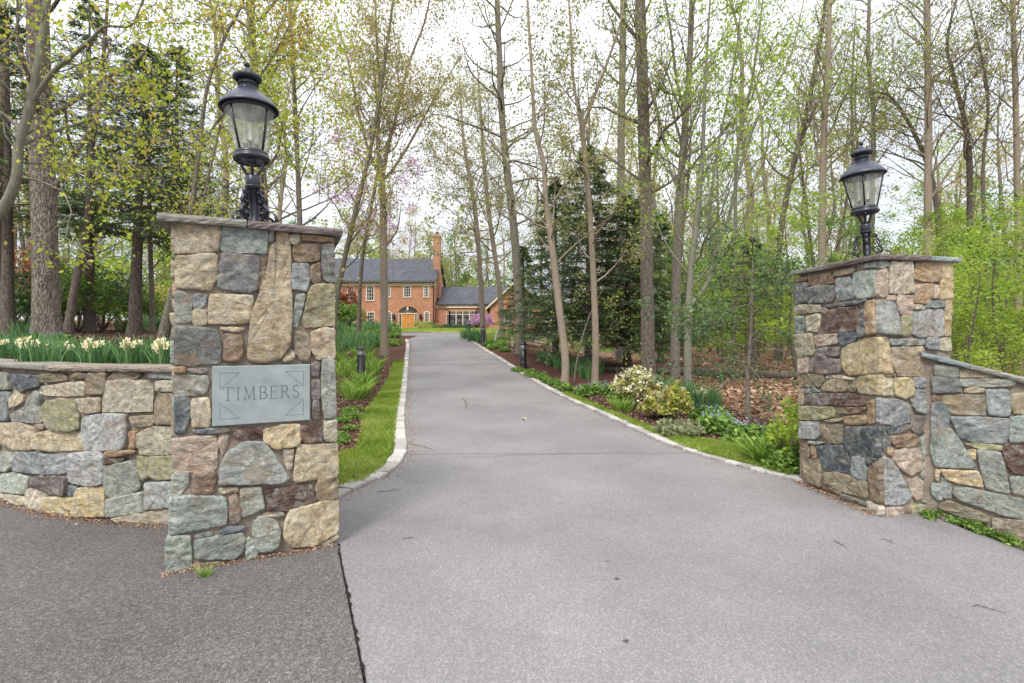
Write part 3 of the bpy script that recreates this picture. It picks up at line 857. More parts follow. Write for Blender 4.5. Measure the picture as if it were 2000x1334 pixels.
R5W = """d 1175,-15 1370,-5 1400,95 1180,108
g 1390,0 1800,2 1815,20 1790,55 1420,60
g 1200,-105 1370,-95 1375,-20 1200,-30
r 1400,-80 1600,-50 1900,20 1980,45 1980,70 1830,-2 1395,-12
t 1425,75 1500,68 1570,72 1560,100 1430,105
n 1180,120 1250,130 1240,165 1190,165
r 1255,130 1580,118 1580,275 1320,262 1255,180
b 1175,190 1240,175 1310,240 1300,370 1172,380
b 1590,85 1760,85 1770,270 1700,285 1610,265
t 1785,120 1960,95 1960,265 1810,260 1780,200
b 1320,290 1500,295 1760,305 1755,440 1720,490 1500,480 1380,440 1350,360
G 1775,290 1960,285 1960,475 1770,480
e 1420,490 1600,500 1705,505 1700,545 1530,530
G 1172,390 1320,380 1370,450 1505,660 1480,682 1200,665 1172,560
N 1715,520 1960,505 1960,735 1800,715 1740,640
y 1445,550 1505,540 1510,610 1480,600
g 1520,540 1695,560 1720,650 1770,865 1590,835 1540,650
y 1235,690 1520,705 1550,760 1560,825 1380,790 1290,770
t 1205,690 1235,700 1225,780 1200,760
g 1245,745 1320,810 1325,910 1260,905 1245,850
G 1175,800 1240,805 1250,925 1220,920 1175,870
g 1775,745 1960,750 1960,905 1790,865
g 1350,830 1450,830 1960,945 1960,1095 1700,1030 1400,930 1335,880
r 1240,950 1310,930 1600,1040 1600,1100 1400,1050 1230,990
r 1640,1065 1960,1090 1960,1250 1640,1190"""
sA = lambda x, y: (300+x/3.335, 380+y/3.335)
sW = lambda x, y: (x/3.336, 640+y/3.336)
s4 = lambda x, y: (1520+x/4.447, 480+y/4.447)
s5 = lambda x, y: (1520+x/3.923, 740+y/3.923)

def slab(name, poly, za, zb, mat, parent, rng, zf=None, amp=.006):
    """stone slab: outline poly (xy), rough edges"""
    P = [np.array(p, float) for p in poly]; R = []
    for i in range(len(P)):
        a, b2 = P[i], P[(i+1)%len(P)]; n = max(2, int(np.linalg.norm(b2-a)/.03))
        for k in range(n): R.append(a+(b2-a)*k/n)
    cen = sum(R)/len(R); m = len(R); V = []
    for lv, sh in ((0,-.004),(.25,.002),(.6,.004),(.85,.0),(1,-.006)):
        for q in R:
            d = (q-cen)/np.linalg.norm(q-cen); q2 = q + d*(sh + rng.gauss(0, amp*.45))
            dz = zf(q2[0], q2[1]) if zf else 0
            V.append((q2[0], q2[1], za+(zb-za)*lv + dz))
    Fc = [(l*m+k, l*m+(k+1)%m, (l+1)*m+(k+1)%m, (l+1)*m+k) for l in range(4) for k in range(m)]
    Fc += [tuple(range(m-1,-1,-1)), tuple(range(4*m, 5*m))]
    return mk(name, V, Fc, mat, parent)

# ---- left pillar
rng = random.Random(11)
PL, PR = np.array([-2.2,3.268]), np.array([-1.268,3.712])
pl = empty('gate_pillar', (PL[0]/2+PR[0]/2, 3.8, 0), 'square fieldstone gate pillar on the left carrying the carved name plaque', 'pillar', None)
fm, fn = plane_map(PL, PR)
S = Stones()
for k, P in parse(LP, sA): S.add([fm(*p) for p in P], fn, k, rng)
bk = -fn[:2]*.78
BLc, BRc = PL+bk, PR+bk
bl, br_, tl, tr_ = [fm(*p) for p in ((326,1122),(659.5,1066),(339,425),(655,462))]
fill_face(S, BLc, PL+(0.01,0), np.array([fn[1]*-1, fn[0], 0])*(1 if (fn[1]*-1)*(-1) > 0 else -1), 0, 2.2, rng, .003)
fill_face(S, PR, BRc, np.array([-fn[1], fn[0], 0])*(1 if -fn[1] > 0 else -1), 0, 2.2, rng, .003)
fill_face(S, BLc, BRc, -fn, 0, 2.2, rng)
S.build(pl)
V = [(bl[0],bl[1],-.3),(br_[0],br_[1],-.3),(BRc[0],BRc[1],-.3),(BLc[0],BLc[1],-.3),(tl[0],tl[1],2.226),(tr_[0],tr_[1],2.226),(BRc[0],BRc[1],2.226),(BLc[0],BLc[1],2.226)]
V = [(x + (.02 if i in (0,3,4,7) else -.02), y, z) if 1 else 0 for i, (x, y, z) in enumerate(V)]
mk('mortar_core', V, [(0,3,2,1),(4,5,6,7),(0,1,5,4),(1,2,6,5),(2,3,7,6),(3,0,4,7)], MAT['mortar'], pl)
tdir = (PR-PL)/np.linalg.norm(PR-PL); fo = fn[:2]
jt = PL + tdir*.455
slab('cap_slab', [PL-tdir*.045+fo*.075, jt-tdir*.004+fo*.075, jt-tdir*.004+bk-fo*.05, PL-tdir*.07+bk-fo*.05], 2.228, 2.277, MAT['slab_grey'], pl, rng)
slab('cap_slab', [jt+tdir*.004+fo*.075, PR+tdir*.03+fo*.065, PR+tdir*.06+bk-fo*.05, jt+tdir*.004+bk-fo*.05], 2.224, 2.274, MAT['slab_purple'], pl, rng)
# plaque
q = [fm(*sA(*p)) for p in ((383,1512),(1018,1462),(1005,1105),(373,1118))]
q = [np.array(p) for p in q]
U = (q[1]-q[0]); Wp = np.linalg.norm(U); U /= Wp; U[2] = 0; U /= np.linalg.norm(U)
z_b = (q[0][2]+q[1][2])/2; z_t = (q[2][2]+q[3][2])/2; O = np.array([q[0][0], q[0][1], z_b]); Hp = z_t-z_b
f3 = np.array(fn)
def PP(u_, v_, h): return O + U*u_ + np.array([0,0,v_]) + f3*h
V = []
for h, ins in ((-.02,0),(.026,0),(.031,.005)):
    V += [PP(ins,ins,h), PP(Wp-ins,ins,h), PP(Wp-ins,Hp-ins,h), PP(ins,Hp-ins,h)]
plq = mk('name_plaque', V, [(0,1,5,4),(1,2,6,5),(2,3,7,6),(3,0,4,7),(4,5,9,8),(5,6,10,9),(6,7,11,10),(7,4,8,11),(8,9,10,11)], MAT['plaque'], pl)
plq['label'] = 'blue-grey slate plaque reading TIMBERS with dark-lined corner triangles'
mb = MB()
def stroke(pts, w0, w1=None):  # thin raised stroke, nothing is cut; groove shade is only its dark colour
    w1 = w1 or w0
    for (a, b2) in zip(pts[:-1], pts[1:]):
        a = np.array(a, float); b2 = np.array(b2, float); t = b2-a; l = np.linalg.norm(t)
        if l < 1e-6: continue
        t /= l; n = np.array([-t[1], t[0]])*w0/2; e = t*w0*.25
        c = [a-e+n, a-e-n, b2+e-n, b2+e+n]
        mb.add([PP(p[0], p[1], .0318) for p in c] + [PP(p[0], p[1], .030) for p in c], [(0,1,2,3),(0,4,5,1),(1,5,6,2),(2,6,7,3),(3,7,4,0)])
def arc(cx, cy, rx, ry, a0, a1, n=12): return [(cx+rx*math.cos(math.radians(a0+(a1-a0)*i/n)), cy+ry*math.sin(math.radians(a0+(a1-a0)*i/n))) for i in range(n+1)]
LET = {
 'T': (.8, [([(.4,0),(.4,1)],1), ([(0,1),(.8,1)],.6), ([(.25,0),(.55,0)],.5), ([(0,1),(.02,.84)],.5), ([(.8,1),(.78,.84)],.5)]),
 'I': (.3, [([(.15,0),(.15,1)],1), ([(0,0),(.3,0)],.5), ([(0,1),(.3,1)],.5)]),
 'M': (1.05, [([(.14,0),(.2,1)],.5), ([(.2,1),(.52,.05)],1), ([(.52,.05),(.85,1)],.5), ([(.85,1),(.91,0)],1), ([(0,0),(.28,0)],.5), ([(.77,0),(1.05,0)],.5), ([(.08,1),(.24,1)],.5), ([(.83,1),(.98,1)],.5)]),
 'B': (.66, [([(.12,0),(.12,1)],1), ([(0,1),(.36,1)],.5), ([(0,0),(.38,0)],.5), ([(.12,.52),(.38,.52)],.5), (arc(.36,.76,.2,.24,90,-90),.8), (arc(.38,.26,.26,.26,90,-90),.9)]),
 'E': (.66, [([(.12,0),(.12,1)],1), ([(0,1),(.6,1)],.55), ([(0,0),(.64,0)],.55), ([(.12,.52),(.48,.52)],.5), ([(.6,1),(.6,.86)],.5), ([(.64,0),(.66,.16)],.5), ([(.48,.44),(.48,.6)],.5)]),
 'R': (.8, [([(.12,0),(.12,1)],1), ([(0,1),(.38,1)],.5), ([(0,0),(.24,0)],.5), ([(.12,.5),(.38,.5)],.5), (arc(.36,.75,.23,.25,90,-90),.85), ([(.36,.5),(.72,0)],.95), ([(.66,0),(.82,0)],.5)]),
 'S': (.56, [(arc(.28,.75,.22,.25,35,270),.85), (arc(.28,.25,.24,.25,90,-145),.85), ([(.46,.9),(.48,.76)],.5), ([(.08,.1),(.05,.27)],.5)]),
}
word = 'TIMBERS'; gap = .24; hL = Hp*.215; tot = sum(LET[c][0] for c in word) + gap*(len(word)-1)
su = (Wp*.775)/tot; uu = Wp*.105; vb = Hp*.425
for c in word:
    w, strokes = LET[c]
    for pts, wt in strokes: stroke([(uu+p[0]*su, vb+p[1]*hL) for p in pts], .0066*wt)
    uu += (w+gap)*su
mb.build('shade_lettering', MAT['groove_shade'], plq); bpy.data.objects['shade_lettering']['label'] = 'carved serif word TIMBERS'
mb = MB()
for sx, sy in ((0,0),(1,0),(0,1),(1,1)):
    i = .045; a = .19*Wp; c = .27*Hp
    p = [(i, i), (i+a, i), (i, i+c)]
    p = [((Wp-x if sx else x), (Hp-y if sy else y)) for x, y in p]
    stroke([p[0], p[1], p[2], p[0]], .0028)
mb.build('shade_corner_lines', MAT['groove_shade'], plq)

# ---- left garden wall
rng = random.Random(12)
wl = empty('garden_wall', (-4.2,4.6,0), 'low curved fieldstone wall left of the name pillar with daffodils above it', 'wall')
def wm_(px, py):
    # intersection of ray with wall polyline
    for a, b2 in zip(WL[:-1], WL[1:]):
        k = (px-1000)/F; t = np.array(b2)-np.array(a); s = (k*a[1]-a[0])/(t[0]-k*t[1])
        if -.001 <= s <= 1.001:
            y = a[1]+s*t[1]; return (a[0]+s*t[0], y, EYE-(py-HZ)/F*y), np.array([t[1], -t[0], 0])/np.linalg.norm(t)
    return (k*4.1, 4.1, EYE-(py-HZ)/F*4.1), np.array([0,-1,0])
S = Stones()
for k, P in parse(WLS, sW):
    cx = sum(p[0] for p in P)/len(P); _, n = wm_(cx, 800)
    if n[1] > 0: n = -n
    S.add([wm_(*p)[0] for p in P], n, k, rng)
for a, b2 in zip(WL[:2], WL[1:3]):
    t = np.array(b2)-np.array(a); n = np.array([t[1], -t[0], 0])
    fill_face(S, a, b2, n/np.linalg.norm(n) if n[1] < 0 else -n/np.linalg.norm(n), 0, 1.2, rng)
S.build(wl)
n_ = len(WL); V = []
for (x, y) in [(p[0]-.01, p[1]+.018) for p in WL]: V += [(x,y,-.3),(x,y,1.215),(x-.05,y+.40,1.215),(x-.05,y+.40,-.3)]
Fc = []
for i in range(n_-1):
    for k in range(4): Fc.append((i*4+k, i*4+(k+1)%4, (i+1)*4+(k+1)%4, (i+1)*4+k))
Fc += [(0,1,2,3), ((n_-1)*4+3,(n_-1)*4+2,(n_-1)*4+1,(n_-1)*4)]
mk('mortar_core', V, Fc, MAT['mortar'], wl)
cuts = [-9.4,-7.8,-6.2,px_w(-40,4.95),px_w(97,4.37),px_w(217,4.19),-2.62]
mats = ['slab_grey','slab_brown','slab_grey','slab_grey','slab_brown','slab_brown']
for i in range(6):
    xs_ = [cuts[i]] + [x for x in WLx if cuts[i] < x < cuts[i+1]] + [cuts[i+1]-.008]
    fr = [(x, float(np.interp(x, WLx, WLy))-.05) for x in xs_]; bkk = [(x-.05, y+.46) for x, y in fr[::-1]]
    slab('coping_slab', fr+bkk, 1.218+.003*(i%2), 1.258+.003*(i%2), MAT[mats[i]], wl, rng)

# ---- right pillar
rng = random.Random(13)
C0 = np.array([px_w(1718,4.286),4.286]); CL = np.array([px_w(1562,5.32),5.32]); CR = np.array([px_w(1856,4.47),4.47]); CB = CL+(CR-C0)
pr = empty('gate_pillar', ((C0[0]+CB[0])/2,(C0[1]+CB[1])/2,0), 'fieldstone gate pillar on the right, seen corner on, without a plaque', 'pillar')
fL, nL = plane_map(CL, C0); fR, nR = plane_map(C0, CR)
S = Stones()
for k, P in parse(R4L, s4): S.add([fL(*p) for p in P], nL, k, rng)
for k, P in parse(R5L, s5): S.add([fL(*p) for p in P], nL, k, rng)
for k, P in parse(R4R, s4): S.add([fR(*p) for p in P], nR, k, rng)
for k, P in parse(R5R, s5): S.add([fR(*p) for p in P], nR, k, rng)
fill_face(S, CR, CB, -nL, 0, 2.1, rng, .004); fill_face(S, CL, CB, -nR, 0, 2.1, rng, .004)
S.build(pr)
CORN = [CL, C0, CR, CB]
MB().prism([tuple(c) for c in CORN], -.3, 2.142).build('mortar_core', MAT['mortar'], pr)
# low bulging footing of the pillar
def ov(a, d1, d2): return a + d1 + d2
nl2, nr2 = nL[:2], nR[:2]
tL = (C0-CL)/np.linalg.norm(C0-CL); tR = (CR-C0)/np.linalg.norm(CR-C0)
m1 = CL + (C0-CL)*.42; m2 = C0 + (CR-C0)*.62
slab('cap_slab', [CL+nl2*.06-tL*.07, m1+nl2*.06-tL*.003, m1-nl2*.4, CL-nl2*.4-tL*.06], 2.146, 2.188, MAT['slab_grey'], pr, rng)
slab('cap_slab', [m1+nl2*.06+tL*.003, C0+nl2*.06+nr2*.06, m2+nr2*.06-tR*.003, m2-nr2*.98, m1+tL*.05-nl2*.9+nr2*0], 2.143, 2.190, MAT['slab_purple'], pr, rng)
slab('cap_slab', [m2+nr2*.06+tR*.003, CR+nr2*.06+tR*.05, CB+tR*.05-nr2*.05, m2-nr2*1.0+tR*.003], 2.146, 2.186, MAT['slab_blue'], pr, rng)

# ---- right wall
rng = random.Random(14)
W0 = np.array([px_w(1812,4.36),4.36]); W1 = np.array([4.05,4.05]); tw = (W1-W0)/np.linalg.norm(W1-W0)
wr = empty('garden_wall', (4.2,4.1,0), 'fieldstone wall with a sloping flagstone top running off right of the driveway', 'wall')
fW, nW = plane_map(W0, W1)
S = Stones()
for k, P in parse(R5W, s5): S.add([fW(*p) for p in P], nW, k, rng)
Wf = W0+tw*.72; We = W0+tw*3.2
def wtop(x, y): return 1.345 - .30*float(np.dot(np.array([x,y])-W0, tw))
fill_face(S, Wf, We, nW, -.7, .85, rng)
S.build(wr)
wb = -nW[:2]*.42; V = []
for p in (W0-tw*.07, We):
    for q2, z in ((p,-1.1),(p,None),(p+wb,None),(p+wb,-1.1)): V.append((q2[0], q2[1], wtop(p[0],p[1])-.03 if z is None else z))
mk('mortar_core', V, [(0,1,2,3),(7,6,5,4),(0,4,5,1),(1,5,6,2),(2,6,7,3),(3,7,4,0)], MAT['mortar'], wr)
for a, b2, mt in ((-.05,.26,'slab_blue'),(.265,.8,'slab_grey'),(.805,1.6,'slab_blue'),(1.605,3.2,'slab_grey')):
    A_, B_ = W0+tw*a, W0+tw*b2
    slab('coping_slab', [A_+nW[:2]*.05, B_+nW[:2]*.05, B_+wb-nW[:2]*.04, A_+wb-nW[:2]*.04], -.028, .014, MAT[mt], wr, rng, zf=lambda x, y: wtop(x, y))

# ------------------------------------------------------------------ lanterns
def lantern(loc, sc, lean, twist, label, bars_at):
    root = empty('gate_lantern', loc, label, 'lantern', 'lanterns on the gate pillars')
    lx, lz = math.tan(math.radians(lean[0])), 0
    c, s_ = math.cos(twist), math.sin(twist)
    def rot(p):
        x, y, z = p[0]*c-p[1]*s_, p[0]*s_+p[1]*c, p[2]
        x, y, z = x*sc*.95, y*sc*.95, z*sc
        a = math.radians(lean[0]); x, z = x*math.cos(a)+z*math.sin(a), -x*math.sin(a)+z*math.cos(a)
        return (loc[0]+x, loc[1]+y, loc[2]+z)
    def B(mbx, name, mat, par=root, smooth=True):
        return mbx.build(name, mat, par, smooth, rot=rot)
    # stem with scroll brackets
    m = MB(); m.lathe([(0,0),(.048,0),(.048,.012),(.036,.02),(.036,.30),(.045,.305),(.053,.315),(.053,.40),(.047,.407),(.025,.412),(0,.412)])
    B(m, 'stem', MAT['iron'])
    m = MB(); m.lathe([(.0525,.318),(.057,.322),(.057,.330),(.0525,.334)], n=28); B(m, 'collar_ring', MAT['iron'])
    def spiral(cx, cz, r0, r1, a0, turns, n=26):
        return [((cx + (r0+(r1-r0)*i/n)*math.cos(a0+turns*2*math.pi*i/n)), cz + (r0+(r1-r0)*i/n)*math.sin(a0+turns*2*math.pi*i/n)) for i in range(n+1)]
    for k in range(4):
        a = math.pi/2*k + math.pi/4; ca, sa = math.cos(a), math.sin(a); m = MB()
        def P3(pp): return [(x*ca*1.14, x*sa*1.14, z) for x, z in pp]
        nrm = (-sa, ca, 0)
        curves = [spiral(.125, .075, .058, .014, -.35*math.pi, -1.35)[::-1] if 0 else spiral(.115,.068,.068,.05,-.1*math.pi,.55,14) + spiral(.062,.045,.02,.02,math.pi,.0,1)[:1],
                  spiral(.072,.044,.034,.008,.9*math.pi,-1.4),
                  spiral(.078,.135,.040,.010,-.35*math.pi,1.45),
                  spiral(.072,.215,.032,.008,-.4*math.pi,1.4),
                  spiral(.060,.280,.024,.006,-.4*math.pi,1.4),
                  [(.036,.03),(.075,.085),(.112,.12),(.106,.165),(.088,.18),(.104,.215),(.086,.25),(.066,.262),(.074,.29),(.055,.302)]]
        for cv in curves: m.tube(P3(cv), .0062, 6, flat=nrm)
        B(m, 'scroll_bracket', MAT['iron'])
    # yoke
    m = MB()
    for k in range(4):
        a = math.pi/2*k; ca, sa = math.cos(a), math.sin(a)
        pts = [(.008,.405),(.035,.418),(.058,.45),(.074,.49),(.10,.515)]
        m.tube([(x*ca, x*sa, z) for x, z in pts], [.010,.010,.0095,.009,.010], 8)
    m.lathe([(0,.40),(.014,.405),(.010,.44),(.018,.455),(.010,.47),(.024,.50),(.03,.52),(0,.525)], n=14)
    B(m, 'yoke', MAT['iron'])
    # lower ring
    m = MB(); m.lathe([(.09,.513),(.118,.510),(.130,.520),(.133,.532),(.128,.545),(.118,.552),(.121,.562),(.119,.575),(.112,.582),(.10,.582),(.10,.565),(.09,.55),(.09,.513)])
    B(m, 'gallery_ring', MAT['iron'])
    # glass panes: four curved panes between bars
    def gr(z): return .108 + (.176-.108)*(z-.582)/(.889-.582)
    for k in range(4):
        m = MB(); V = []; nn = 9
        for j in range(2):
            z = (.582,.889)[j]
            for i in range(nn+1):
                a = math.pi/2*(k + i/nn) + math.pi/4; V.append((gr(z)*math.cos(a), gr(z)*math.sin(a), z))
        m.add(V, [(i, i+1, nn+2+i, nn+1+i) for i in range(nn)]); B(m, 'glass_pane', MAT['lglass'])
    for k in range(4):
        a = math.pi/2*k + math.pi/4; m = MB()
        m.tube([((gr(.575)+.002)*math.cos(a), (gr(.575)+.002)*math.sin(a), .575), ((gr(.895)+.002)*math.cos(a), (gr(.895)+.002)*math.sin(a), .895)], .0085, 6)
        B(m, 'glazing_bar', MAT['iron'])
    m = MB(); m.lathe([(.170,.872),(.184,.876),(.187,.888),(.182,.900),(.19,.905),(.19,.918),(.17,.918),(.17,.872)]); B(m, 'upper_ring', MAT['iron'])
    # hood
    m = MB(); m.lathe([(.15,.938),(.185,.918),(.203,.896),(.210,.893),(.2135,.898),(.210,.908),(.195,.932),(.172,.955),(.138,.990),(.110,1.012),(.088,1.028),(.080,1.034),(.07,1.034),(.07,1.0)], n=48)
    hood = B(m, 'hood', MAT['hood'])
    m = MB()
    m.lathe([(.186,.908),(.192,.914),(.192,.920),(.186,.926)], n=144, wav=(.012,36))
    B(m, 'hood_beading', MAT['iron'], hood)
    # vent chimney: perforated drum with holes modelled as a lattice
    m = MB(); m.lathe([(.066,1.03),(.076,1.036),(.078,1.044),(.066,1.05)]); 
    m.lathe([(.066,1.072),(.0755,1.078),(.066,1.086)])
    B(m, 'vent_ring', MAT['iron'])
    m = MB(); nn = 48; zs = [1.03 + i*.0095 for i in range(11)]; V = []; Fc = []
    for z in zs:
        rr = .062 + .0*(z-1.03)
        for k in range(nn): V.append((rr*math.cos(2*math.pi*k/nn), rr*math.sin(2*math.pi*k/nn), z))
    for i in range(10):
        for k in range(nn):
            hole = (i in (1,3,7,9) or (i in (5,))) and ((k + (i//2)%2*2) % 4 == 0)
            if not hole: Fc.append((i*nn+k, i*nn+(k+1)%nn, (i+1)*nn+(k+1)%nn, (i+1)*nn+k))
    m.add(V, Fc); B(m, 'vent_drum', MAT['iron'], root, False)
    m = MB(); m.lathe([(.06,1.115),(.085,1.108),(.098,1.122),(.102,1.14),(.088,1.146),(.06,1.15),(.036,1.168),(.022,1.19),(.013,1.205),(.010,1.212)], n=72, wav=(.045,18))
    crown = B(m, 'crown', MAT['hood'])
    m = MB(); m.lathe([(0,1.205),(.012,1.207),(.019,1.218),(.0215,1.230),(.018,1.243),(.008,1.251),(0,1.253)], n=20); B(m, 'finial', MAT['iron'], crown)
    # candle cluster
    m = MB(); m.lathe([(0,.56),(.02,.56),(.012,.60),(.008,.64),(0,.645)], n=12); fit = B(m, 'lamp_fitting', MAT['iron'])
    for k in range(3):
        a = 2*math.pi*k/3 + .5; x, y = .045*math.cos(a), .045*math.sin(a)
        m = MB(); m.tube([(0,0,.60),(x*.6,y*.6,.585),(x,y,.60),(x,y,.625)], .004, 6); m.lathe([(0,.622),(.012,.622),(.020,.645),(.020,.65),(0,.65)], (x,y,0), 12)
        B(m, 'candle_cup', MAT['iron'], fit)
        m = MB(); m.lathe([(.0125,.65),(.0125,.72),(.009,.722),(.013,.735),(.015,.75),(.010,.772),(.002,.79),(0,.79)], (x,y,0), 12); B(m, 'candle_bulb', MAT['candle'], fit)
    return root
lantern((px_w(499,3.77),3.77,2.277), 1.0, (-3.0,0), .4625, 'black iron lantern above the name plaque pillar, leaning slightly left', 0)
lantern((px_w(1695,4.85),4.85,2.190), .93, (-3.2,0), .18, 'black iron lantern on the right pillar with wide scrollwork foot', 0)

# ------------------------------------------------------------------ house
def build_house():
    D = 68.0
    def X(px, d=D): return (px-1000)/F*d
    def Z(py, d=D): return EYE-(py-HZ)/F*d
    G0 = 2.3
    h = empty('brick_house', (X(740), D+5, G0), 'two-storey red brick house with slate roof and tall chimney at the end of the driveway', 'house')
    ze, zr = Z(551), 12.5
    # main block with front openings left out: door recess only
    x0, x1 = X(540), X(848.5)
    MB().box(x0, x1, D, D+10, G0-.6, ze).build('wall', MAT['brick'], h)
    m = MB(); m.prism([(x0-.3,0),(x1+.3,0)], 0, 0) if 0 else None
    o_ = .35
    def gable(name, xa, xb, ya, yb, zeave, zridge, along='x', mat=MAT['slate'], th=.18, par=h):
        m = MB()
        if along == 'x':
            ym = (ya+yb)/2
            V = [(xa,ya,zeave),(xb,ya,zeave),(xb,ym,zridge),(xa,ym,zridge),(xa,yb,zeave),(xb,yb,zeave)]
            V += [(x,y,z+th) for x,y,z in V]
            m.add(V, [(0,3,2,1),(3,4,5,2),(6,7,8,9),(9,8,11,10),(0,1,7,6),(4,10,11,5),(1,2,8,7),(2,5,11,8),(0,6,9,3),(3,9,10,4)])
        else:
            xm = (xa+xb)/2
            V = [(xa,ya,zeave),(xa,yb,zeave),(xm,yb,zridge),(xm,ya,zridge),(xb,ya,zeave),(xb,yb,zeave)]
            V += [(x,y,z+th) for x,y,z in V]
            m.add(V, [(0,1,2,3),(3,2,5,4),(6,9,8,7),(9,10,11,8),(0,6,7,1),(4,5,11,10),(0,3,9,6),(3,4,10,9),(1,7,8,2),(2,8,11,5)])
        return m.build(name, mat, par)
    rf = gable('roof', x0-.3, x1+.25, D-.45, D+10.45, ze-.02, zr)
    m = MB(); m.add([(x1-.02,D,ze-.03),(x1-.02,D+10,ze-.03),(x1-.02,D+5,zr-.1),(x1-.3,D,ze-.03),(x1-.3,D+10,ze-.03),(x1-.3,D+5,zr-.1)], [(0,1,2),(3,5,4),(0,2,5,3),(1,4,5,2)]); m.build('gable_wall', MAT['brick'], h)
    MB().box(x0, x1+.15, D-.12, D-.003, ze-.5, ze-.05).build('cornice', MAT['trim'], h)
    m = MB(); m.tube([(x0, D-.5, ze), (x1+.2, D-.5, ze)], .07, 6); m.tube([(x1-.12, D-.12, ze-.1), (x1-.12, D-.12, G0-.1)], .06, 6); m.build('gutter', MAT['bollard'], h)
    # chimney
    cx0, cx1 = X(845.5, 70), X(858.5, 70)
    cm = MB(); cm.box(cx0, cx1, D+2.2, D+3.6, Z(582,70), Z(462,70)); cm.box(cx0-.07, cx1+.07, D+2.12, D+3.68, Z(462,70), Z(459,70)); cm.box(cx0+.12, cx1-.12, D+2.3, D+3.5, Z(459,70), Z(455.5,70))
    ch = cm.build('chimney', MAT['brick'], h)
    MB().lathe([(.2,0),(.2,.35),(.16,.35),(.16,0)], (cx0/2+cx1/2, D+2.9, Z(455.5,70)), 12).build('chimney_pot', MAT['iron'], ch)
    # windows
    def window(xa, xb, za, zb, nx, nz, arched=False, y=D, dark=True, mat=None):
        f = MB(); w = .09; fr = MAT['trim']
        hw = (xb-xa)/2; cx = (xa+xb)/2
        zt = zb - (hw if arched else 0)
        f.box(xa, xa+w, y-.07, y-.004, za, zt); f.box(xb-w, xb, y-.07, y-.004, za, zt); f.box(xa-.06, xb+.06, y-.11, y-.004, za-.1, za)
        if arched:
            n = 12
            for i in range(n):
                a0, a1 = math.pi*i/n, math.pi*(i+1)/n
                q = [(cx+r*math.cos(a), zt+r*math.sin(a)) for r, a in ((hw,a0),(hw,a1),(hw-w,a1),(hw-w,a0))]
                V = [(x, y-.07, z) for x, z in q] + [(x, y-.004, z) for x, z in q]
                f.add(V, [(0,1,2,3),(7,6,5,4),(0,4,5,1),(1,5,6,2),(2,6,7,3),(3,7,4,0)])
        else: f.box(xa+w, xb-w, y-.07, y-.004, zb-w, zb)
        wo = f.build('window', MAT['white'], h)
        mt = MB(); t = .03
        for i in range(1, nx): mt.box(xa+(xb-xa)*i/nx-t/2, xa+(xb-xa)*i/nx+t/2, y-.05, y-.034, za, zb-(.1 if not arched else hw*.25))
        for j in range(1, nz): zz = za+(zb-za)*j/nz; mt.box(xa+w, xb-w, y-.053, y-.031, zz-t/2, zz+t/2)
        mt.build('muntins', MAT['white'], wo)
        p = MB()
        if arched:
            pts = [(xa+w/2, za), (xb-w/2, za)] + [(cx+(hw-w/2)*math.cos(a), zt+(hw-w/2)*math.sin(a)) for a in [math.pi*i/10 for i in range(11)]]
        else: pts = [(xa+w/2,za),(xb-w/2,za),(xb-w/2,zb-w/2),(xa+w/2,zb-w/2)]
        p.add([(x, y-.02, z) for x, z in pts], [tuple(range(len(pts)))]); p.build('pane', mat or MAT['pane'], wo)
    c = lambda x: X(640+x/5); cz = lambda y_: Z(430+y_/5)
    for a, b2 in ((-180,-95),(0,70),(190,262),(377,456),(545,616),(740,816),(937,991)):
        window(c(a), c(b2), cz(782 if a < 450 else 748), cz(640), 3, 4)
    for a, b2 in ((-180,-95),(0,70),(192,262),(386,460)): window(c(a), c(b2), cz(1030), cz(895), 3, 4)
    window(c(573), c(627), cz(994), cz(890), 3, 4, True); window(c(941), c(996), cz(988), cz(888), 3, 4, True)
    # entrance: arched recess, fanlight, double door
    xa, xb = c(693), c(878); cx, hw = (xa+xb)/2, (xb-xa)/2; zf = cz(906); rise = cz(842)-zf
    en = MB(); n = 16
    for i in range(n):
        a0, a1 = math.pi*i/n, math.pi*(i+1)/n
        q = [(cx+(hw+o)*math.cos(a), zf+(rise+o)*math.sin(a)) for o, a in ((.22,a0),(.22,a1),(0,a1),(0,a0))]
        V = [(x, D-.06, z) for x, z in q] + [(x, D-.002, z) for x, z in q]; en.add(V, [(0,1,2,3),(7,6,5,4),(0,4,5,1),(1,5,6,2),(2,6,7,3),(3,7,4,0)])
    en.build('entrance_arch', MAT['brick'], h)
    fl = MB(); fl.add([(cx+hw*math.cos(a), D-.03, zf+rise*math.sin(a)) for a in [math.pi*i/n for i in range(n+1)]], [tuple(range(n+1))]); fo_ = fl.build('fanlight', MAT['dark_pane'], h)
    fm_ = MB()
    for i in range(1, 8):
        a = math.pi*i/8; fm_.tube([(cx, D-.05, zf), (cx+hw*.97*math.cos(a), D-.05, zf+rise*.97*math.sin(a))], .014, 4)
    fm_.build('muntins', MAT['trim'], fo_)
    lt = MB().box(cx-.09, cx+.09, D-.35, D-.17, zf+.35, zf+.75); lt.tube([(cx, D-.26, zf+.75), (cx, D-.26, zf+rise)], .02, 5); lt.build('porch_lamp', MAT['white'], h)
    s_ = MB().box(xa, xb, D-.14, D-.003, zf-.14, zf); s_.box(xa, xa+.12, D-.12, D-.003, G0, zf-.14); s_.box(xb-.12, xb, D-.12, D-.003, G0, zf-.14); s_.box(c(727)-.12, c(727), D-.12, D-.003, G0, zf-.14); s_.box(c(848), c(848)+.12, D-.12, D-.003, G0, zf-.14)
    s_.build('door_surround', MAT['trim'], h)
    for s0_, s1_ in ((xa+.12, c(727)-.12), (c(848)+.12, xb-.12)): MB().box(s0_, s1_, D-.03, D-.002, G0+.7, zf-.14).build('sidelight', MAT['dark_pane'], h)
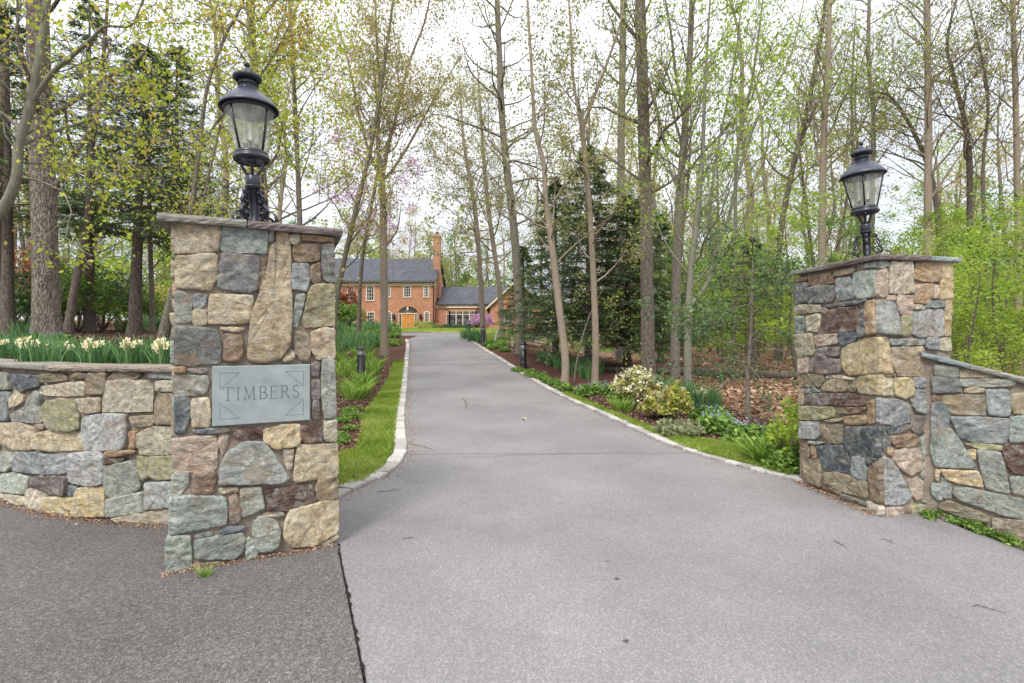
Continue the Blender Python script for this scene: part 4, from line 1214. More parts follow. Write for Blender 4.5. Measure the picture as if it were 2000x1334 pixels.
    for a, b2 in ((c(727), c(787)-.01), (c(787)+.01, c(848))):
        d_ = MB().box(a, b2, D-.08, D-.002, G0, zf-.14).build('door', MAT['door'], h)
        pn = MB(); wdt = b2-a
        for za_, zb_ in ((G0+.2, G0+.9), (G0+1.05, G0+1.9)): pn.box(a+.14, b2-.14, D-.10, D-.078, za_, zb_)
        pn.build('door_panel', MAT['door'], d_)
    for xx in (650, 912):
        q = MB(); q.box(c(xx)-.16, c(xx)+.16, D-.4, D-.08, cz(965), cz(930)); q.lathe([(.22,0),(.05,.22),(0,.25)], (c(xx), D-.24, cz(930)), 8); q.box(c(xx)-.04, c(xx)+.04, D-.12, D-.003, cz(975), cz(945)); q.build('wall_lantern', MAT['iron'], h)
    # wing
    D2 = D+1.2; xw0, xw1 = x1+.01, X(975, D2)
    ze2, zr2 = Z(596, D2), Z(563, 74)
    MB().box(xw0, xw1, D2, D2+9, G0-.6, ze2).build('wing_wall', MAT['brick'], h)
    gable('wing_roof', xw0+.25, xw1+3, D2-.5, D2+9.4, ze2-.02, zr2)
    MB().box(xw0, xw1, D2-.13, D2-.003, ze2-.42, ze2-.04).build('wing_cornice', MAT['trim'], h)
    # bay window
    bx0, bx1 = c(1150), c(1480); yb = D2-1.3; zb0, zb1 = G0+.25, cz(885)
    MB().prism([(bx0, D2-.004), (c(1190), yb), (c(1450), yb), (bx1, D2-.004)], G0-.4, G0+.25).build('bay_base', MAT['brick'], h)
    MB().prism([(bx0-.1, D2-.004), (c(1180), yb-.15), (c(1460), yb-.15), (bx1+.1, D2-.004)], cz(858), cz(845)).build('bay_cornice', MAT['trim'], h)
    MB().prism([(bx0, D2-.004), (c(1190), yb), (c(1450), yb), (bx1, D2-.004)], zb1, cz(858)).build('bay_header', MAT['brick'], h)
    by = MB(); P_ = [(bx0, D2-.1), (c(1190), yb), (c(1450), yb), (bx1, D2-.1)]
    def barr(p, za, zb, t=.055): by.box(p[0]-t, p[0]+t, p[1]-t, p[1]+t, za, zb)
    for (a, b2, k) in ((P_[0],P_[1],1),(P_[1],P_[2],4),(P_[2],P_[3],1)):
        for i in range(k+1): t = i/k; barr((a[0]+(b2[0]-a[0])*t, a[1]+(b2[1]-a[1])*t), zb0, zb1, .07)
        for zz in (zb0+.04, zb0+(zb1-zb0)*.78, zb1-.05):
            by.tube([(a[0],a[1],zz),(b2[0],b2[1],zz)], .045, 4)
        for i in range(1, k*3): t = i/(k*3); barr((a[0]+(b2[0]-a[0])*t, a[1]+(b2[1]-a[1])*t), zb0+(zb1-zb0)*.78, zb1, .022)
    bw = by.build('bay_window', MAT['trim'], h)
    pn = MB()
    for a, b2 in ((P_[0],P_[1]),(P_[1],P_[2]),(P_[2],P_[3])): pn.add([(a[0],a[1]+.03,zb0),(b2[0],b2[1]+.03,zb0),(b2[0],b2[1]+.03,zb1),(a[0],a[1]+.03,zb1)], [(0,1,2,3)])
    pn.build('pane', MAT['pane'], bw)
    # projecting gabled wing
    D3 = D-4; gx0, gx1 = X(957, D3), X(1062, D3); xm = (gx0+gx1)/2; zg, zp = Z(600, D3), Z(549, D3)
    m = MB(); m.add([(gx0,D3,G0-.6),(gx1,D3,G0-.6),(gx1,D3,zg),(xm,D3,zp),(gx0,D3,zg),(gx0,D2+9,G0-.6),(gx1,D2+9,G0-.6),(gx1,D2+9,zg),(xm,D2+9,zp),(gx0,D2+9,zg)],
          [(0,1,2,3,4),(9,8,7,6,5),(0,4,9,5),(1,6,7,2)]); m.build('gable_wing', MAT['brick'], h)
    gable('gable_roof', gx0-.55, gx1+.55, D3-.3, D2+9.2, zg-.32, zp+.03, 'y')
    m = MB()
    for s in (-1, 1):
        xe = xm + s*(gx1-gx0+1.1)/2
        V = [(xe,D3-.36,zg-.42),(xm,D3-.36,zp-.1),(xm,D3-.36,zp+.2),(xe,D3-.36,zg-.12)]; V += [(x,y+.05,z) for x,y,z in V]
        m.add(V, [(0,1,2,3),(7,6,5,4),(0,4,5,1),(1,5,6,2),(2,6,7,3),(3,7,4,0)])
    m.build('rake_board', MAT['trim'], h)
    window(X(978,D3), X(1000,D3), G0+.7, G0+2.6, 3, 4, y=D3); window(X(1018,D3), X(1040,D3), G0+.7, G0+2.6, 3, 4, y=D3)
build_house()

# ------------------------------------------------------------------ bollards
def bollard(px, py, label, flare=False, sc=1.0):
    x, y, z = hit(px, py)
    r = empty('bollard_light', (x, y, z-.01), label, 'bollard', 'bollard lights along the driveway')
    b = MB()
    pr_ = [(0,0),(.14,0),(.142,.03),(.125,.10),(.118,.17),(.126,.20),(.112,.215),(.106,.30),(.103,.70)] if flare else [(0,0),(.118,0),(.118,.02),(.11,.03),(.107,.74)]
    b.lathe(pr_ + [(.0,pr_[-1][1])], (x,y,z-.01), 20); b.build('post', MAT['bollard'], r, True)
    if not flare:
        f = MB()
        for k in range(12):
            a = 2*math.pi*k/12; f.tube([(x+.108*math.cos(a), y+.108*math.sin(a), z+.03), (x+.108*math.cos(a), y+.108*math.sin(a), z+.72)], .007, 4)
        f.build('fluting', MAT['bollard'], bpy.data.objects[r.children[0].name] if r.children else r)
    zz = pr_[-1][1]
    for k in range(3):
        g = MB(); g.lathe([(.07,0),(.108,.004),(.112,.012),(.085,.03),(.07,.03)], (x,y,z+zz+.0+k*.042), 20); g.build('louvre_ring', MAT['metal'], r, True)
    c = MB(); c.lathe([(.06,-.13),(.06,.0),(.122,0),(.126,.012),(.118,.035),(.095,.062),(.06,.082),(.025,.092),(0,.094)], (x,y,z+zz+.13), 24); c.build('cap', MAT['bollard'], r, True)
bollard(705, 741, 'black fluted bollard light among lily leaves left of the driveway, nearest one')
bollard(729, 647, 'small distant black bollard light left of the driveway in front of the house')
bollard(1022, 719, 'black bollard light with a flared base right of the driveway, nearest on that side', True)
bollard(943, 670, 'black bollard light beside the slender trunk, second along the right side')
bollard(916.5, 652.5, 'distant black bollard light in front of the bay window')
# leaning pale marker pipe and a grey vent pipe
x, y, z = hit(966, 671)
m = MB(); m.tube([(x,y,z-.05),(x+.10,y,z+.38),(x+.20,y,z+.72)], .075, 10); m.tube([(x+.20,y,z+.72),(x+.215,y,z+.77)], .085, 10)
tag(m.build('marker_pipe', MAT['greypipe'], loc=(x,y,z)), 'short leaning pale pipe standing in the grass right of the driveway', 'pipe')
x, y, z = hit(1001, 676)
m = MB(); m.tube([(x,y,z-.05),(x,y,z+.30),(x,y,z+.36)], [.06,.06,.09], 10); m.tube([(x,y,z+.36),(x,y,z+.44),(x,y,z+.47)], [.10,.09,.03], 10)
tag(m.build('vent_pipe', MAT['greypipe'], loc=(x,y,z)), 'small grey mushroom-topped vent pipe beside the tall dark trunk', 'pipe')

# ------------------------------------------------------------------ trees
def seg_mesh(S):
    """S: list of (p,q,ra,rb) -> independent 4-sided (thin: 3-sided) prisms, vectorised"""
    if not S: return np.zeros((0,3)), np.zeros((0,4), int)
    A = np.array([(*a, *b2, r0, r1) for a, b2, r0, r1 in S]); p = A[:,:3]; q = A[:,3:6]
    d = q-p; l = np.linalg.norm(d, axis=1, keepdims=True) + 1e-9; d /= l
    q = q + d*np.minimum(A[:,7:8]*.6, .02)
    ref = np.where(np.abs(d[:,2:3]) < .9, [[0,0,1.]], [[1.,0,0]])
    a = np.cross(d, ref); a /= np.linalg.norm(a, axis=1, keepdims=True); b2 = np.cross(a, d)
    big = A[:,6] > .018; Vs = []; Fs = []; base = 0
    for msk, k in ((big, 6), (~big, 3)):
        if not msk.any(): continue
        P, Q, aa, bb, r0, r1 = p[msk], q[msk], a[msk], b2[msk], A[msk,6:7], A[msk,7:8]; n = len(P)
        ring = []
        for C, r in ((P, r0), (Q, r1)):
            for j in range(k):
                t = 2*math.pi*j/k; ring.append(C + aa*math.cos(t)*r + bb*math.sin(t)*r)
        V = np.stack(ring, 1).reshape(-1, 3)
        I = base + np.arange(n)[:,None]*2*k
        for j in range(k): Fs.append(np.concatenate([I+j, I+(j+1)%k, I+k+(j+1)%k, I+k+j], 1))
        Vs.append(V); base += len(V)
    return np.concatenate(Vs), np.concatenate(Fs)
def leaf_mesh(P, size, rng, flat=0., aspect=.6, droop=0., sv=.35):
    n = len(P); P = np.asarray(P)
    nrm = rng.normal(size=(n,3)); nrm[:,2] = nrm[:,2]*(1-flat) + flat*2.5; nrm /= np.linalg.norm(nrm, axis=1, keepdims=True)
    a = rng.normal(size=(n,3)); a[:,2] -= droop; a -= nrm*np.sum(a*nrm, 1, keepdims=True); a /= np.linalg.norm(a, axis=1, keepdims=True)+1e-9
    b2 = np.cross(nrm, a); s = size*(1+sv*rng.normal(size=(n,1))).clip(.4, 1.9)
    V = np.stack([P - a*s*.5, P + b2*s*.5*aspect - a*s*.08 , P + a*s*.5, P - b2*s*.5*aspect - a*s*.08], 1)
    V[:,1] += nrm*s*.10; V[:,3] += nrm*s*.10
    Fc = np.arange(4*n).reshape(n, 4)
    v = np.repeat(rng.random(n), 4)
    return V.reshape(-1,3), Fc, v
def rot_dir(d, ang, rs_, az=None):
    ax = Vector((rs_.gauss(0,1), rs_.gauss(0,1), rs_.gauss(0,1))); ax = (ax - d*ax.dot(d)).normalized()
    return (d*math.cos(ang) + ax*math.sin(ang)).normalized()
def branch(rs_, p, d, Ln, r, lev, mx, S, LPt, trop, wob, sp):
    n = max(3, min(9, int(Ln/sp.get('seg', .35)))); st = Ln/n
    for i in range(n):
        d = (d + Vector((rs_.gauss(0,wob), rs_.gauss(0,wob), rs_.gauss(0,wob)+trop))).normalized()
        q = p + d*st; ra = r*(1-.8*i/n); rb = r*(1-.8*(i+1)/n)
        S.append((p, q, max(ra, sp['rmin']), max(rb, sp['rmin'])))
        if lev < mx and (i > 0 or lev > 1):
            k = 1 if rs_.random() < sp['den'] else 0
            if rs_.random() < sp['den']-.6: k += 1
            for _ in range(k):
                cd = rot_dir(d, math.radians(rs_.uniform(28, 62)), rs_)
                branch(rs_, q, cd, Ln*rs_.uniform(.30,.55)*(1-.35*i/n), rb*.6, lev+1, mx, S, LPt, trop, wob*1.05, sp)
        if lev >= mx-1 and (lev == mx or i > n//2): LPt.append((q.x, q.y, q.z, lev))
        p = q
def catmull(pts, n):
    P = [np.array(p, float) for p in pts]; P = [2*P[0]-P[1]] + P + [2*P[-1]-P[-2]]; out = []
    for i in range(1, len(P)-2):
        for j in range(n):
            t = j/n; a, b2, c, d = P[i-1], P[i], P[i+1], P[i+2]
            out.append(.5*((2*b2)+(-a+c)*t+(2*a-5*b2+4*c-d)*t*t+(-a+3*b2-3*c+d)*t**3))
    out.append(P[-2]); return out
def trunk_geo(pts, rad, sides=14, rng=None, flare=True, rough=.0):
    P = catmull(pts, 5); m = len(P); R = np.interp(np.linspace(0,1,m), np.linspace(0,1,len(rad)), rad)
    V = []; sd = rng.random()*50 if rng is not None else 0
    for i, p in enumerate(P):
        d = P[min(i+1,m-1)] - P[max(i-1,0)]; d = d/np.linalg.norm(d)
        a = np.cross(d, [0,1.,0]); a /= np.linalg.norm(a); b2 = np.cross(d, a)
        h = p[2]-P[0][2]
        for k in range(sides):
            t = 2*math.pi*k/sides; rr = R[i]*(1 + rough*mnoise.noise(Vector((math.cos(t)*2+sd, math.sin(t)*2, h*1.1))))
            if flare: rr *= 1 + max(0, 1-h/(R[0]*3.2))**2*(.42 + .35*mnoise.noise(Vector((math.cos(t)*2.3+sd, math.sin(t)*2.3, 7.))))
            V.append(p + a*math.cos(t)*rr + b2*math.sin(t)*rr)
    Fc = np.array([(i*sides+k, i*sides+(k+1)%sides, (i+1)*sides+(k+1)%sides, (i+1)*sides+k) for i in range(m-1) for k in range(sides)])
    return np.array(V), Fc, P, R
BASE_SPEC = dict(n=20, t0=.3, t1=.98, L=3.2, ang=(35,65), mx=4, den=.7, trop=.05, wob=.16, rmin=.005, br=.35, seg=.4, leaf=3, lsize=.07, spread=.14, flat=.1, droop=.5)
def make_tree(name, pts, rad, bark, leafm, label, group=None, cat='tree', seed=1, extra=(), loc=None, sides=14, **kw):
    sp = dict(BASE_SPEC); sp.update(kw)
    rng = np.random.default_rng(seed); rs_ = random.Random(seed)
    base = pts[0] if loc is None else loc
    root = empty(name, tuple(base), label, cat, group)
    pts = [tuple(p) for p in pts]; pts0 = [(pts[0][0], pts[0][1], pts[0][2]-.12)] + pts[1:]
    V, Fc, P, R = trunk_geo(pts0, rad, sides, rng, rough=.12)
    allV = [V]; allF = [Fc]; o = len(V)
    paths = [(P, R, sp['n'])]
    for ex_pts, ex_rad, ex_n in extra:
        V2, F2, P2, R2 = trunk_geo(ex_pts, ex_rad, 8, rng, flare=False, rough=.1)
        allV.append(V2); allF.append(F2+o); o += len(V2); paths.append((P2, R2, ex_n))
    mk('trunk', np.concatenate(allV), np.concatenate(allF), bark, root, smooth=True)
    S = []; LPt = []
    for pi, (P_, R_, n) in enumerate(paths):
        m = len(P_)
        for i in range(n):
            t = (sp['t0'] if pi == 0 else .15) + (sp['t1']-(sp['t0'] if pi == 0 else .15))*(i+rs_.random())/n; f = t*(m-1); k = min(int(f), m-2); fr = f-k
            p = P_[k]*(1-fr)+P_[k+1]*fr; r = R_[k]*(1-fr)+R_[k+1]*fr
            td = Vector(P_[k+1]-P_[k]).normalized()
            az = i*2.4 + rs_.uniform(-.5,.5); an = math.radians(rs_.uniform(*sp['ang']))
            side = Vector((math.cos(az), math.sin(az), 0)); side = (side - td*side.dot(td)).normalized()
            d = td*math.cos(an) + side*math.sin(an)
            tl = 1-.5*max(0,(t-sp['t0']))/(1-sp['t0']+1e-6)
            branch(rs_, Vector(p) , d.normalized(), sp['L']*tl*rs_.uniform(.6,1.25), min(r*sp['br']*rs_.uniform(.7,1.2), .07*sp['L']/3+.01), 1, sp['mx'], S, LPt, sp['trop'], sp['wob'], sp)
    V, Fc = seg_mesh(S); pieces = [(V, Fc, bark, None)]
    if leafm and LPt and sp['leaf']:
        A = np.array(LPt)[:,:3]; k = sp['leaf']
        if k >= 1: A = np.repeat(A, int(k), 0)
        else: A = A[rng.random(len(A)) < k]
        A = A + rng.normal(size=A.shape)*sp['spread']
        if sp.get('noise'):
            keep = np.array([mnoise.noise(Vector(a*sp.get('nsc', .5))) for a in A]) > sp['noise']; A = A[keep]
        V, Fc, v = leaf_mesh(A, sp['lsize'], rng, sp['flat'], .62, sp['droop'])
        cl = np.repeat(np.array([mnoise.noise(Vector(a*.9)) for a in A]), 4)*.45
        pieces.append((V, Fc, leafm, (v*.75+.12+cl).clip(0,1)))
    mkm('crown', pieces, root)
    return root
def hemlock(name, base, H, R0, label, group=None, seed=1, lean=(0,0), zlow=.12, trunk_r=.16, nb=110, leafn=1.0, Rtop=.12):
    rng = np.random.default_rng(seed); rs_ = random.Random(seed)
    root = empty(name, tuple(base), label, 'tree', group)
    b = np.array(base, float); pts = [b+np.array([lean[0]*t, lean[1]*t, H*t]) for t in (0,.3,.6,1.)]; pts[0] = pts[0]-np.array([0,0,.12])
    V, Fc, P, R = trunk_geo(pts, [trunk_r, trunk_r*.75, trunk_r*.45, .02], 10, rng, rough=.1)
    mk('trunk', V, Fc, MAT['bark_dark'], root, smooth=True)
    S = []; Lp = []; Ld = []
    for i in range(nb):
        t = zlow + (1-zlow)*((i+rs_.random())/nb)**1.0; az = i*2.399+rs_.uniform(-.4,.4)
        c = b + np.array([lean[0]*t, lean[1]*t, H*t])
        Ln = (R0*(1-t)**.75 + Rtop)*rs_.uniform(.55,1.15); n = max(4, int(Ln/.25)); st = Ln/n
        d = Vector((math.cos(az), math.sin(az), rs_.uniform(-.05,.45))).normalized(); p = Vector(c)
        for k in range(n):
            d = (d + Vector((rs_.gauss(0,.06), rs_.gauss(0,.06), -.045+rs_.gauss(0,.03)))).normalized(); q = p+d*st
            rr = .006+.022*(1-k/n)*(Ln/3); S.append((p, q, rr, rr*.9))
            if k > 0:
                for s in (-1,1):
                    sd = (Vector((-d.y*s, d.x*s, 0))*.9 + d*.7 + Vector((0,0,-.1))).normalized(); l2 = (.28+.50*(1-abs(k/n-.45)))*min(1,Ln/2.2)*rs_.uniform(.6,1.3)
                    e = q+sd*l2; S.append((q, e, .004, .003))
                    m = int(16*leafn)
                    for j in range(m):
                        u = (j+rs_.random())/m; w = q.lerp(e, u)
                        Lp.append((w.x+rs_.gauss(0,.045), w.y+rs_.gauss(0,.045), w.z-.05*u+rs_.gauss(0,.04)))
                        Ld.append((sd.x+rs_.gauss(0,.55), sd.y+rs_.gauss(0,.55), sd.z-.15+rs_.gauss(0,.12)))
            p = q
    BV, BF = seg_mesh(S)
    P = np.array(Lp); A = np.array(Ld); A /= np.linalg.norm(A, axis=1, keepdims=True)
    up = rng.normal(size=P.shape)*.35 + [0,0,1]; Bv = np.cross(A, up); Bv /= np.linalg.norm(Bv, axis=1, keepdims=True)
    s = (.13*(1+.35*rng.normal(size=(len(P),1)))).clip(.04,.2)
    V = np.stack([P-A*s*.5, P+Bv*s*.13, P+A*s*.6, P-Bv*s*.13], 1).reshape(-1,3)
    v = (np.repeat(rng.random(len(P)), 4)*.8 + np.repeat(np.array([mnoise.noise(Vector(a*1.2)) for a in P]), 4)*.35+.1).clip(0,1)
    mkm('crown', [(BV, BF, MAT['bark_dark'], None), (V, np.arange(len(V)).reshape(-1,4), MAT['l_hem'], v)], root)
    return root
def copy_tree(src, loc, rz, sc, label=None, group=None):
    r = src.copy(); COL.objects.link(r); r.location = loc; r.rotation_euler = (0,0,rz); r.scale = (sc[0],sc[0],sc[1])
    if label: r['label'] = label
    if group: r['group'] = group
    for ch in list(src.children):
        c = ch.copy(); COL.objects.link(c); c.parent = r
        for gch in list(ch.children):
            d = gch.copy(); COL.objects.link(d); d.parent = c
    return r
def tp(pix, D=None, jit=0):
    """pixel polyline (base first) standing at depth of its foot"""
    x, y, z = hit(*pix[0]) if D is None else (px_w(pix[0][0], D), D, EYE-(pix[0][1]-HZ)/F*D)
    out = [(x, y, z)]
    for i, (a, b2) in enumerate(pix[1:]): out.append((px_w(a, y), y + jit*(i+1), EYE-(b2-HZ)/F*y))
    return out
def W(px, D): return px/F*D/2
# ---- trees that can be told apart, placed by where they stand
def T(pix, wpx, bark, leafm, label, name='tree', D=None, seed=1, extra=(), **kw):
    p = tp(pix, D); d = p[0][1]
    cw = 1/math.sqrt(1+((pix[min(2,len(pix)-1)][0]-1000)/F)**2)      # a wide lens widens trunks off the axis: true girth is smaller
    ex = []
    for epix, ew, en, dj in extra:
        ex.append(([(px_w(a, d+dj*i/max(1,len(epix)-1)), d+dj*i/max(1,len(epix)-1), EYE-(b2-HZ)/F*(d+dj*i/max(1,len(epix)-1))) for i, (a, b2) in enumerate(epix)], [W(w_*cw, d) for w_ in ew], en))
    return make_tree(name, p, [W(w_*cw*.95, d) for w_ in wpx], MAT[bark], MAT[leafm] if leafm else None, label, seed=seed, extra=ex, **kw)
# left side
T([(92,668),(88,500),(82,300),(75,100),(70,-250),(66,-600)], [66,58,54,50,44,34], 'bark_oak', 'l_maple', 'massive oak with deeply furrowed bark rising from the raised daffodil bed', 'oak_tree', D=8.5, seed=3, sides=28, n=12, t0=.3, L=3.2, leaf=1.5, lsize=.065, mx=4, den=.6)
T([(-70,640),(-40,480),(5,410),(32,350),(38,280),(62,200),(80,90),(92,0),(100,-200)], [40,32,27,25,23,22,20,17,8], 'bark_maple', 'l_maple', 'crooked pale grey maple leaning in from the left edge with long arching limbs', 'maple_tree', D=6.2, seed=5,
  extra=[([(38,285),(70,270),(110,256),(170,236),(240,212),(300,186),(350,158),(420,132),(480,120)], [11,10,9,8,7,6,5,3,2], 13, .8),
         ([(60,205),(100,145),(140,110),(180,75),(205,52),(255,50),(275,12),(300,-40)], [13,12,11,9,8,6,5,3], 12, -.4),
         ([(35,320),(70,318),(140,322),(230,345),(330,352)], [5,4,4,3,2], 9, .6),
         ([(-5,150),(0,100),(30,60),(45,-30)], [8,7,6,3], 8, 0)],
  n=12, t0=.35, L=1.25, mx=4, den=.66, leaf=2, lsize=.052, spread=.10, br=.3, trop=.0, seg=.2, wob=.2)
T([(132,640),(150,540),(170,440),(178,300),(200,130),(215,-60)], [20,18,16,13,10,5], 'bark_dark', 'l_hem', 'dark leaning trunk just right of the massive oak', 'tree', D=13, seed=8, n=12, t0=.25, L=1.8, leaf=3, lsize=.07, mx=3)
T([(-8,600),(-6,450),(-2,250),(4,0)], [30,27,24,20], 'bark_beige', 'l_maple', 'pale smooth trunk at the left edge behind the massive oak', 'beech_tree', D=15, seed=9, n=8, t0=.4, L=3, mx=3)
T([(298,640),(296,570),(292,420),(290,200)], [13,12,9,4], 'bark_grey', 'l_shrub', 'small straight trunk left of the leaning multi-stem tree', 'tree', D=15, seed=10, n=8, t0=.4, L=1.5, mx=3)
T([(305,697),(324,630),(342,560),(356,500),(372,420),(388,300),(405,170),(440,70),(475,0),(500,-120)], [27,23,20,15,11,10,8,7,6,3], 'bark_grey', 'l_maple', 'leaning multi-stemmed tree growing close behind the name pillar', 'tree', D=9, seed=12,
  extra=[([(322,700),(342,650),(372,570),(385,480),(400,380),(440,200)], [22,19,14,10,7,4], 10, .5), ([(388,300),(430,230),(500,160),(560,60),(600,-40)], [7,6,5,4,2], 12, .5)],
  n=22, t0=.3, L=2.0, mx=4, den=.7, leaf=3, lsize=.06, spread=.14, seg=.25)
# bronze-leaved trees behind the left lantern
T([(520,640),(515,400),(500,200),(488,0),(480,-200)], [22,20,18,16,10], 'bark_grey', 'l_olive', 'tall trunk seen just left of the left lantern, hazed with bronze spring leaves', 'tree', D=15, seed=14, n=34, t0=.2, L=3.4, mx=4, den=.68, leaf=4, lsize=.08, spread=.2)
T([(590,640),(585,420),(578,250),(570,90),(560,-120)], [12,11,10,8,5], 'bark_grey', 'l_maple', 'slim trunk behind the right half of the name pillar cap', 'tree', D=12, seed=15, n=34, t0=.2, L=2.5, mx=4, den=.66, leaf=4, lsize=.066, spread=.17)
T([(650,648),(662,560),(690,430),(715,330),(735,230),(760,60),(780,-100)], [12,11,10,9,8,6,3], 'bark_grey', 'l_olive', 'leaning slim tree at the right edge of the name pillar', 'tree', D=21, seed=16, n=32, t0=.2, L=3.2, mx=4, den=.66, leaf=4, lsize=.09, spread=.22)
T([(751,694),(750,560),(749,440),(746,345)], [17,15.5,14.5,13], 'bark_beige', 'l_olive', 'straight pale-barked tree in the left bed, forking into a fan of upright limbs', 'maple_tree', seed=17,
  extra=[([(746,345),(738,280),(742,180),(735,60),(730,-90)], [10,8,6,5,2], 20, .5), ([(747,350),(757,290),(775,220),(800,120),(830,40),(850,-60)], [9,8,6,5,4,2], 20, -.5),
         ([(747,352),(768,330),(800,280),(850,190),(900,110)], [7,6,5,4,2], 16, .3), ([(746,348),(722,300),(700,220),(680,120),(650,20)], [7,6,5,4,2], 16, -.3)],
  n=6, t0=.5, L=2.8, mx=4, den=.72, leaf=4, lsize=.085, spread=.2, ang=(25,55), trop=.07)
T([(700,650),(706,520),(722,420),(740,300),(730,120)], [9,8,7,6,3], 'bark_dark', 'l_pink', 'redbud with purple-pink blossom between the slim trees left of the house', 'redbud_tree', D=30, seed=18, n=26, t0=.3, L=3.6, mx=4, leaf=4, lsize=.10, spread=.15, ang=(50,80), trop=0)
# centre
T([(945,668),(938,540),(930,430),(918,350),(905,270),(898,160)], [12,10,9,8,6,2], 'bark_beige', 'l_spring', 'slender tree with fine bare twigs beside the second bollard right of the driveway', 'tree', seed=21, n=36, t0=.25, L=4.2, mx=4, den=.74, leaf=1.6, lsize=.10, ang=(50,85), trop=.03, rmin=.006)
T([(983,668),(975,560),(958,440),(948,350),(940,240),(932,120)], [11,10,9,8,6,2], 'bark_beige', 'l_spring', 'second slender bare tree just left of the tall dark trunk', 'tree', D=33, seed=22, n=36, t0=.25, L=4.2, mx=4, den=.74, leaf=2, lsize=.10, ang=(45,80), trop=.03, rmin=.006)
T([(1018,690),(1014,600),(1004,450),(990,330),(980,220),(975,100),(970,-20),(965,-200)], [20,18,16,15,14,12,11,7], 'bark_grey', 'l_spring', 'tall straight tree with a dark trunk behind the flared bollard', 'tree', seed=23, n=38, t0=.28, L=4.4, mx=4, den=.7, leaf=1.6, lsize=.095, ang=(50,85), spread=.2, rmin=.005)
T([(1102,757),(1104,700),(1092,600),(1078,480),(1066,390),(1062,320),(1045,250),(1038,130),(1030,0),(1022,-150)], [18,16.5,15,13,11,10,8,6,5,2], 'bark_beige', 'l_spring', 'curving smooth beige tree at the kerb, left of a matching pair', 'tree', seed=24, n=32, t0=.28, L=2.6, mx=4, den=.7, leaf=2.5, lsize=.07, spread=.14, ang=(45,80), trop=.02)
T([(1162,752),(1163,650),(1156,480),(1146,340),(1136,240),(1136,215)], [15,14,12,11,10,9], 'bark_beige', 'l_spring', 'straight smooth beige tree in the blue-flowered bed, right of a matching pair, forked high up', 'tree', seed=25,
  extra=[([(1136,240),(1120,160),(1115,60),(1105,-80)], [7,6,5,2], 12, .2), ([(1138,250),(1160,190),(1190,110),(1215,30),(1225,-80)], [7,6,5,4,2], 14, -.3), ([(1136,235),(1125,185),(1112,188),(1085,150)], [4,3,3,2], 6, .2)],
  n=18, t0=.3, L=2.4, mx=4, den=.7, leaf=3, lsize=.07, spread=.14, ang=(40,75))
T([(1213,705),(1212,520),(1213,300),(1216,120),(1218,-60),(1220,-260)], [18,17,16,14,12,7], 'bark_grey', 'l_spring', 'tall mossy green-grey trunk behind the hemlocks, left of the thick furrowed trunk', 'tree', D=23, seed=26, n=24, t0=.45, L=3.4, mx=4, den=.58, leaf=2, lsize=.08)
T([(1267,742),(1264,600),(1262,420),(1256,200),(1250,0),(1246,-250)], [31,28,26,24,22,17], 'bark_oak', 'l_spring', 'thick furrowed tree behind the cream-flowered bush', 'tree', seed=27, sides=22, n=18, t0=.42, L=3.4, mx=4, den=.58, leaf=1.6, lsize=.07)
T([(1318,752),(1320,600),(1326,420),(1334,300),(1345,150),(1352,0),(1360,-200)], [21,20,18,16,13,11,6], 'bark_grey', 'l_lime', 'straight rough-barked tree between the thick tree and the forked pale tree', 'tree', seed=28,
  extra=[([(1332,310),(1300,280),(1280,200),(1250,100),(1235,0)], [7,6,5,4,2], 12, .3), ([(1340,230),(1322,160),(1310,60),(1290,-50)], [7,6,5,3], 10, -.3), ([(1336,290),(1290,240),(1268,170),(1240,120)],[5,4,3,2],8,-.5)],
  n=32, t0=.32, L=3.0, mx=4, den=.68, leaf=1.8, lsize=.07, spread=.16, ang=(25,60), trop=.07)
T([(1345,780),(1343,700),(1345,600),(1352,500),(1362,430),(1372,300),(1378,150),(1390,-50)], [18,17,15,13,11,9,7,3], 'bark_maple', 'l_lime', 'pale mottled tree right of the rough-barked tree, with a limb sweeping out to the right', 'tree', seed=29,
  extra=[([(1347,596),(1362,580),(1385,545),(1395,500),(1420,440),(1440,350),(1480,230),(1540,120),(1570,0)], [10,9,8,8,7,6,5,4,2], 18, .5), ([(1395,500),(1388,420),(1400,300),(1430,150),(1450,0)], [6,6,5,4,2], 14, -.4)],
  n=22, t0=.32, L=2.6, mx=4, den=.7, leaf=2, lsize=.07, spread=.15, ang=(22,55), trop=.08)
T([(1462,818),(1460,740),(1464,690),(1468,600),(1470,500)], [13,10,9,7,3], 'bark_grey', 'l_hem', 'small thin trunk standing alone in the leaf litter', 'tree', seed=30, n=26, t0=.3, L=1.5, mx=4, leaf=5, lsize=.06, ang=(70,95), trop=0)
